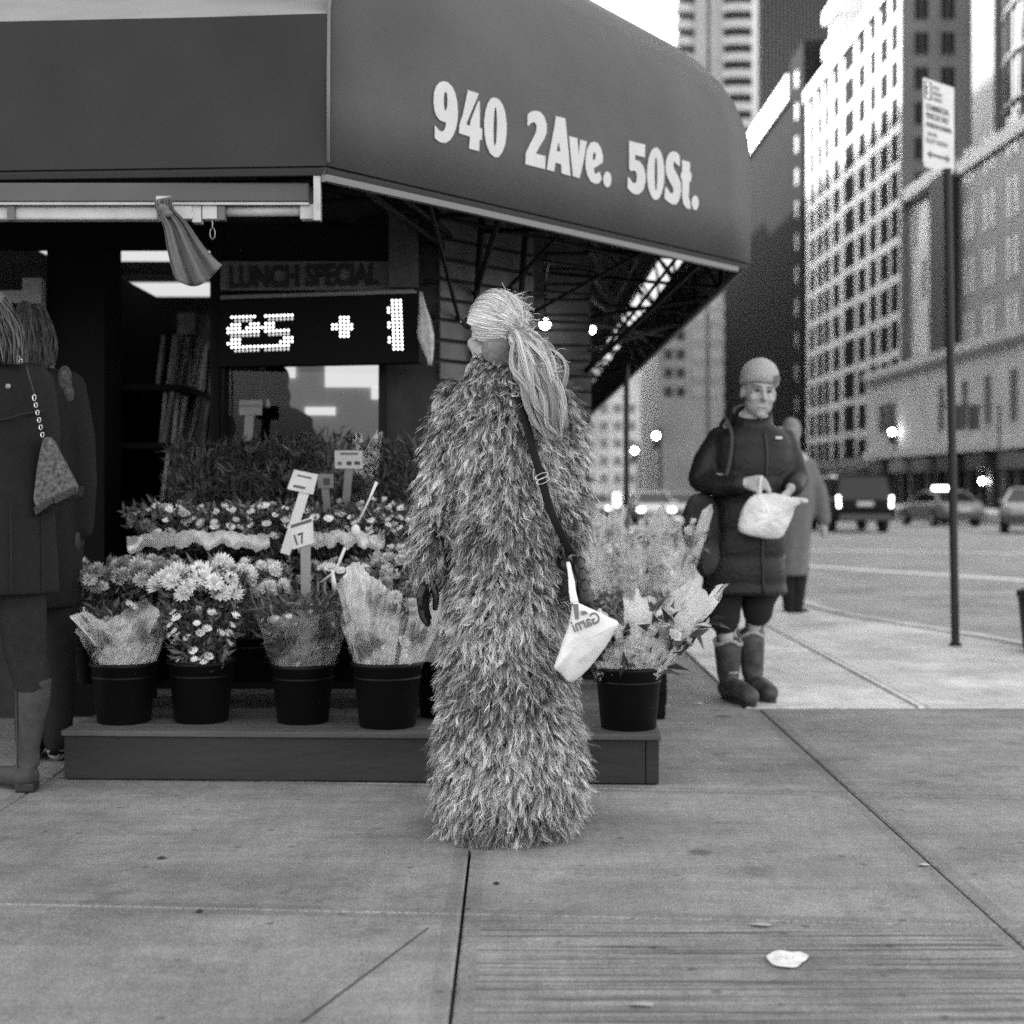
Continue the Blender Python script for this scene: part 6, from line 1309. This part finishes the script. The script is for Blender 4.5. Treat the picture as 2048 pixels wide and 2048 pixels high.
# lower buildings on the right
lb_ = thing('building', 'light low building with a slanting cornice between the white block and the sign pole', 'building', (XF, 96, -2))
MIDL = mat('light_stone', .55, .85, .25, .35); mb = MB(); mb.box((XF + .6, 95.2, -3), (44, 105.3, 21.6)); mb.build('wall', MIDL, lb_); mb = MB(); mb.box((XF + .1, 94.8, 21.6), (44, 105.4, 22.5)); mb.build('cornice', BRL, lb_)
mwI = winmesh(.75, 2.6, mat('pale_blind', .75, .7), MIDL); mwJ = winmesh(.7, 2.6, GLM, MIDL)
for r in range(3):
    for c in range(4): put_win(lb_, mwI if c % 2 == r % 2 or r == 0 else mwJ, (XF + .6, 97 + c * 2.2, 10.4 + r * 3.9), 'W')
dn = thing('building', 'narrow dark building behind the sign pole with single pale windows', 'building', (29, 92, -2))
DNB = mat('dark_narrow', .030, .8, .2, .5); mb = MB(); mb.box((27.1, 91.6, 8.6), (29.4, 95.0, 21.0)); mb.build('wall', DNB, dn)
mwK = winmesh(.45, 2.4, mat('pale_blind', .42), DNB)
for r in range(3): put_win(dn, mwK, (28.75, 91.58, 9.9 + r * 4.0), 'S')
bb = thing('building', 'mid grey brick building at the right edge with pairs of tall pale windows', 'building', (XF, 86, -2))
MB2 = mat('mid_brick', .28, .85, .12, 1.2); mb = MB(); mb.box((XF, 72, -3), (46, 91.5, 20.6)); mb.build('wall', MB2, bb); mb = MB(); mb.box((XF - .2, 71.8, 20.6), (46, 91.7, 21.4)); mb.build('cornice', BRL, bb)
mwL = winmesh(.62, 2.3, mat('pale_blind', .42), MB2)
for r in range(4):
    for y in (90.2, 89.0, 86.4, 85.2, 82.4, 81.2, 78.6): put_win(bb, mwL, (XF, y, 9.9 + r * 3.35 - .3), 'W')
gt = thing('glass_tower', 'rounded dark glass tower at the top right corner above the brick building', 'tower', (37, 88, 20))
GTW = mat('curtain_glass', .02, .15, spec=.4); mb = MB(); rs = []
for z in (21.4, 60): rs.append([Vector((41 + 11.2 * math.cos(q), 86 + 12.5 * math.sin(q), z)) for q in np.linspace(0, 2*PI, 41)[:-1]])
mb.rings(rs); mb.build('wall', GTW, gt, smooth=False)
for k in range(13):
    mb = MB(); z = 24.0 + k * 2.9; rs = []
    for rr_, zz in ((11.25, z), (11.42, z), (11.42, z + .12), (11.25, z + .12)): rs.append([Vector((41 + rr_ * math.cos(q), 86 + (rr_ + 1.3) * math.sin(q), zz)) for q in np.linspace(0, 2*PI, 41)[:-1]])
    mb.rings(rs, cap=False); mb.build('spandrel', mat('spandrel', .16, .5), gt)
for k in range(18):
    q = PI * (.62 + k * .05); mb = MB(); c = Vector((41 + 11.3 * math.cos(q), 86 + 12.6 * math.sin(q), 0)); mb.tube([c + Vector((0, 0, 21.4)), c + Vector((0, 0, 60))], .09, 5); mb.build('mullion', mat('spandrel', .16), gt)
mb = MB(); mb.box((30.2, 91.7, 21.4), (31.2, 96, 60)); mb.build('pale_pier', BEI_SHD, gt)
# long low pale arcade with shop fronts below
lw_ = thing('building', 'long low pale building with dark shop fronts running along the far pavement', 'building', (25.2, 85, -2))
LWM = mat('low_pale_wall', .62, .85, .15, .5); mb = MB(); mb.box((25.4, 70, 3.1), (27.05, 104.6, 8.7)); mb.box((25.1, 69.9, 8.7), (27.3, 104.8, 9.2)); mb.box((25.1, 69.9, 3.1), (25.4, 104.8, 3.6)); mb.build('wall', LWM, lw_)
mb = MB(); mb.box((26.2, 70, -2), (27.0, 104.6, 3.1)); mb.build('shop_front', mat('dark_shopfront', .022, .7, .5, .8, spec=.1), lw_)
SCOL = [mat('shop_panel_a', .12, .6), mat('shop_panel_b', .04, .5), mat('shop_panel_c', .22, .6)]
rd = random.Random(4)
for k in range(17):
    y = 71 + k * 2; mb = MB(); mb.box((25.9, y, -2), (26.2, y + rd.uniform(.25, .8), 3.05)); mb.build('pier', SCOL[rd.randrange(3)], lw_)
for k in range(6):
    y = 72 + k * 5.4; mb = MB(); mb.box((25.0, y, 2.1), (26.2, y + 3.4, 2.9)); mb.build('shop_awning', SCOL[rd.choice((0, 1, 2))], lw_)
mwM = winmesh(4.5, 1.9, GLM, LWM); put_win(lw_, mwM, (25.4, 99, 4.9), 'W', 'wide_window'); 
mwN = winmesh(1.1, 2.6, GLM, LWM)
for y in (74, 78, 82, 86.5): put_win(lw_, mwN, (25.4, y, 4.5), 'W')
# shop row further left below the dark and white blocks
lr = thing('building', 'dim shop row with awnings under the white apartment block', 'building', (26.5, 125, -3))
mb = MB(); mb.box((26.8, 106, -3), (27.95, 160, 3.4)); mb.build('wall', mat('dark_shopfront', .05), lr)
for k in range(9): y = 107 + k * 6; mb = MB(); mb.box((25.2, y, 1.2), (26.8, y + 4.2, 2.4)); mb.build('shop_awning', SCOL[rd.choice((0, 2, 1))], lr)
mb = MB(); mb.box((26.6, 106, 2.6), (27.0, 150, 3.4)); mb.build('sign_band', mat('shop_panel_c', .35), lr)

# ================================================================== vehicles
GLS = mat('car_glass', .008, .2, spec=.35); TY = mat('tyre', .015, .8); LGT = mat('car_lamp', .9, emit=1.2); LGTs = mat('car_lamp_soft', .9, emit=.8); CH = mat('chrome', .6, .2, metal=1)
def car(name, label, cat, x, y, z, paint, kind='sedan', heading=0, lamps=None, roof=None, plate=True, group=None):
    t = thing(name, label, cat, (0, 0, 0), group); M = Matrix()
    if kind == 'suv': sec = [(-2.55, .95, .42, .78), (-2.5, .98, .40, 1.02), (-2.35, .98, .38, 1.12), (-1.2, 1.0, .36, 1.15), (.6, 1.0, .36, 1.14), (1.4, .98, .36, 1.12), (2.3, .95, .40, 1.02), (2.55, .86, .48, .85)]; cab = [(-2.45, .90, 1.10), (-2.28, .80, 1.84), (-1.2, .80, 1.90), (.2, .79, 1.88), (.75, .74, 1.80), (1.35, .86, 1.12)]
    else: sec = [(-2.35, .80, .42, .80), (-2.2, .88, .36, .95), (-1.6, .91, .32, 1.0), (-.4, .92, .30, .96), (1.0, .92, .30, .95), (1.9, .88, .32, .86), (2.25, .80, .40, .72)]; cab = [(-1.75, .80, .96), (-1.05, .64, 1.40), (-.2, .62, 1.45), (.4, .62, 1.42), (1.15, .78, .94)]
    mb = MB(); rs = []
    for y_, hw, zb, zt_ in sec: rs.append([Vector((s * hw * k1, y_, zb + (zt_ - zb) * k2)) for s, k1, k2 in ((1, .88, 0), (1, 1, .18), (1, 1, .72), (1, .90, 1), (-1, .90, 1), (-1, 1, .72), (-1, 1, .18), (-1, .88, 0))])
    mb.rings(rs); mb.build('body', paint, t, smooth=False, bevel=.05)
    mb = MB(); rs = []
    for y_, hw, zt_ in cab:
        zb = 1.02 if kind == 'suv' else .90; rs.append([Vector((hw + .06, y_, zb)), Vector((hw, y_, zt_ - .07)), Vector((hw * .86, y_, zt_)), Vector((-hw * .86, y_, zt_)), Vector((-hw, y_, zt_ - .07)), Vector((-hw - .06, y_, zb))])
    mb.rings(rs); mb.build('cabin_glass', GLS, t, bevel=.03)
    mb = MB(); a, b = (cab[1], cab[-2]); H_ = max(q[2] for q in cab)
    mb.box((-a[1] * .93, a[0] - .02, H_ - .07), (a[1] * .93, b[0] + .02, H_ + .012)); mb.build('roof', paint, t, bevel=.03)
    for s in (-1, 1): 
        for q0, q1 in ((0, 1), (len(cab) - 1, len(cab) - 2)): mb = MB(); mb.tube([(s * (cab[q0][1] + .05), cab[q0][0], .95), (s * cab[q1][1], cab[q1][0], H_ - .06)], .045, 6); mb.build('pillar', paint, t)
    for s in (-1, 1):
        for wy in (-1.45, 1.45):
            r = .38 if kind == 'suv' else .32; mb = MB(); mb.tube([(s * .74, wy, r), (s * .96, wy, r)], r, 20); w_ = mb.build('wheel', TY, t); mb = MB(); mb.tube([(s * .955, wy, r), (s * .975, wy, r)], r * .6, 14); mb.build('rim', CH, w_)
        zt_ = .98 if kind == 'suv' else .72; yb = sec[0][0]
        mb = MB()
        if kind == 'suv': mb.tube([(s * .84, yb - .02, .84), (s * .86, yb - .00, 1.2)], .045, 8)
        else: mb.box((s * .72 - .13, yb - .03, .66), (s * .72 + .13, yb + .08, .80))
        mb.build('tail_light', LGT if lamps in ('tail', 'both') else mat('lamp_unlit', .22, .3), t)
        mb = MB(); mb.ell((s * .68, sec[-1][0] - .02, .66 if kind != 'suv' else .78), (.16, .10, .09)); mb.build('headlight', LGTs if lamps in ('head', 'both') else mat('lamp_glass', .6, .2), t, smooth=True)
        mb = MB(); mb.ell((s * .99, .75 if kind != 'suv' else .9, 1.0 if kind != 'suv' else 1.2), (.09, .06, .07)); mb.build('side_mirror', paint, t, smooth=True)
    mb = MB(); mb.box((-.85, sec[0][0] - .10, .42), (.85, sec[0][0] + .1, .62)); mb.build('rear_bumper', mat('bumper_grey', .06, .4), t, bevel=.03)
    mb = MB(); mb.box((-.85, sec[-1][0] - .10, .38), (.85, sec[-1][0] + .08, .56)); mb.build('front_bumper', mat('bumper_grey', .06), t, bevel=.03)
    mb = MB(); mb.box((-.26, sec[0][0] - .06, .88 if kind == 'suv' else .64), (.26, sec[0][0] - .02, 1.02 if kind == 'suv' else .76)); mb.build('number_plate', mat('plate', .55, .5), t)
    if roof:
        mb = MB(); mb.box((-.32, -.25, H_ + .01), (.32, .05, H_ + .17)); mb.build('roof_light', roof, t, bevel=.04)
    t.rotation_euler.z = heading; t.location = (x, y, z); return t
BK = mat('car_black', .002, .4, spec=.1); SIL = mat('car_silver', .40, .3, metal=.3); YEL = mat('car_taxi', .24, .35); WHC = mat('car_white', .75, .35); DGR = mat('car_dark', .05, .3)
car('parked_suv', 'black sport utility vehicle seen from behind with lit tail lights beyond the crossing', 'car', 11.35, 49.6, roadz(49), BK, 'suv', 0, 'tail')
s_ = [o for o in C.objects if o.name == 'parked_suv'][0]
mb = MB(); mb.box((-.62, -2.2, 1.80), (.62, -2.05, 1.90)); o_ = mb.build('roof_strip', mat('glow_strip', .75, .3, emit=.9), None); o_.parent = s_  # strip across the rear roof edge, made to glow
car('taxi', 'grey taxi with a glowing roof sign driving right of the black vehicle', 'car', 17.55, 60, roadz(59), YEL, 'sedan', .12, None, mat('roof_glow', .9, emit=1.2))
car('sedan', 'car cut off by the right edge of the photo on the avenue', 'car', 16.9, 47.5, roadz(47), SIL, 'sedan', -.35, None)
for i, (x, y, pt_, lm, lb) in enumerate(((6.3, 66, WHC, 'head', 'blurred white car coming down the avenue, nearest under the awning'), (4.6, 82, SIL, 'head', 'blurred silver car with glowing headlights near the thin dark pole'), (9.0, 92, WHC, 'head', 'blurred white car further away in the middle lane'), (6.4, 118, SIL, 'head', 'small blurred silver car far down the avenue'), (12.2, 110, DGR, 'head', 'small blurred dark car far down the avenue'), (8.4, 74, SIL, 'head', 'blurred silver car just left of the tote bag'))):
    car('car', lb, 'car', x, y, roadz(y), pt_, 'sedan', PI, lm, group='cars on the far avenue')

# ================================================================== poles, signals, lamps
POLE = mat('pole_paint', .014, .55)
t = thing('lamp_post', 'thin dark post standing right of the fur coat below the awning', 'post', (P(1253, 0, 14.2).x, 14.2, 0))
x = P(1253, 0, 14.2).x; mb = MB(); mb.tube([(x, 14.2, 0), (x, 14.2, 2.6)], .028, 8); mb.build('pole', POLE, t); mb = MB(); mb.tube([(x, 14.2, 0), (x, 14.2, .05)], .06, 10); mb.build('base', POLE, t)
def signal(label, px, py, Y, r, lit=True, heads=1):
    p = P(px, py, Y); t = thing('traffic_signal', label, 'traffic light', (p.x, Y, roadz(Y)), 'signals and lamps along the avenue'); gz = roadz(Y)
    mb = MB(); mb.tube([(p.x + .3, Y + .3, gz), (p.x + .3, Y + .3, p.z + .5), (p.x, Y + .2, p.z + .5)], .07, 6); mb.build('pole', POLE, t)
    mb = MB(); mb.box((p.x - .17, Y, p.z - .75), (p.x + .17, Y + .25, p.z + .25)); h = mb.build('head', POLE, t, bevel=.03)
    if lit: mb = MB(); mb.ell((p.x, Y - .03, p.z), (r, .05, r)); mb.build('lens', mat('signal_glow', .9, emit=10), h, smooth=True)
signal('glowing signal lamp above the cars, the higher of the two left of the knitted hat', 1312, 872, 88, .16); signal('glowing signal lamp close right of the thin dark post', 1269, 901, 95, .15)
signal('glowing signal lamp in front of the white block', 1784, 864, 96, .17); signal('small glowing lamp in front of the shop fronts at the right', 1964, 962, 80, .13)
t = thing('traffic_signal', 'two unlit dark traffic signal heads hanging behind the parking sign pole', 'traffic light', (24, 62, -.5), None)
for px in (1922, 1951): a = P(px, 860, 62); mb = MB(); mb.box((a.x - .2, 62, a.z), (a.x + .2, 62.3, a.z + 1.0)); mb.build('head', POLE, t, bevel=.03)
a = P(1937, 815, 62); mb = MB(); mb.tube([(20.8, 62.4, -.6), (20.8, 62.4, a.z + .1), (a.x - 1, 62.4, a.z + .1)], .06, 6); mb.build('mast', POLE, t)
# ================================================================== litter
t = thing('napkin', 'crumpled white paper napkin lying on the broomed pavement', 'napkin', (P(1575, 0, 3.25).x, 3.3, 0))
def gnd(px, py): Y = EYE * F / (py - HY); return Vector(((px - CX) / F * Y, Y, 0))
ol = [(968, 958), (985, 938), (1010, 930), (1050, 930), (1085, 940), (1112, 934), (1135, 940), (1153, 954), (1135, 968), (1118, 980), (1105, 998), (1070, 1000), (1030, 996), (1000, 988), (980, 974)]
ol = [gnd(1000 + x / 1.8435, 1400 + y / 1.8435) for x, y in ol]; c = sum(ol, Vector()) / len(ol); mb = MB(); rs = []
for s_, h in ((1, .002), (.85, .010), (.6, .006), (.42, .016), (.2, .009)): rs.append([c + (p - c) * s_ + Vector((0, 0, h + .005 * math.sin(i * 2.7 + s_ * 9))) for i, p in enumerate(ol)])
mb.rings(rs, cap=True); mb.build('paper', mat('napkin_paper', .68, .95, .18, 30, .8, 60), t, sub=1)
for i, (px, py, s_, v, lb) in enumerate(((1521, 1852, .022, .30, 'small dry leaf at the edge of the broomed slab'), (1285, 2012, .024, .30, 'curled pale leaf near the bottom of the photo'), (1847, 1732, .014, .35, 'tiny paper scrap beside the long pavement joint'), (1399, 1409, .022, .7, 'small white scrap on the pavement behind the right bucket'), (323, 1718, .014, .05, 'dark crumb on the pavement at the left'), (398, 1826, .010, .02, 'dark pebble on the joint at the left'), (993, 1770, .008, .02, 'dark pebble right of the middle joint'))):
    p = gnd(px, py); t = thing('litter', lb, 'litter', tuple(p), 'small litter on the pavement'); mb = MB(); r = random.Random(i); n_ = 7
    vs = [p + Vector((s_ * (1.4 * math.cos(q)) * r.uniform(.7, 1.1), s_ * .8 * math.sin(q) * r.uniform(.7, 1.1), .003 + .004 * r.random())) for q in np.linspace(0, 2*PI, n_ + 1)[:-1]]
    mb.add(vs + [p + Vector((0, 0, .010)), p], [(k, (k + 1) % n_, n_) for k in range(n_)] + [((k + 1) % n_, k, n_ + 1) for k in range(n_)]); mb.build('scrap', mat('litter_%d' % i, v, .8), t)
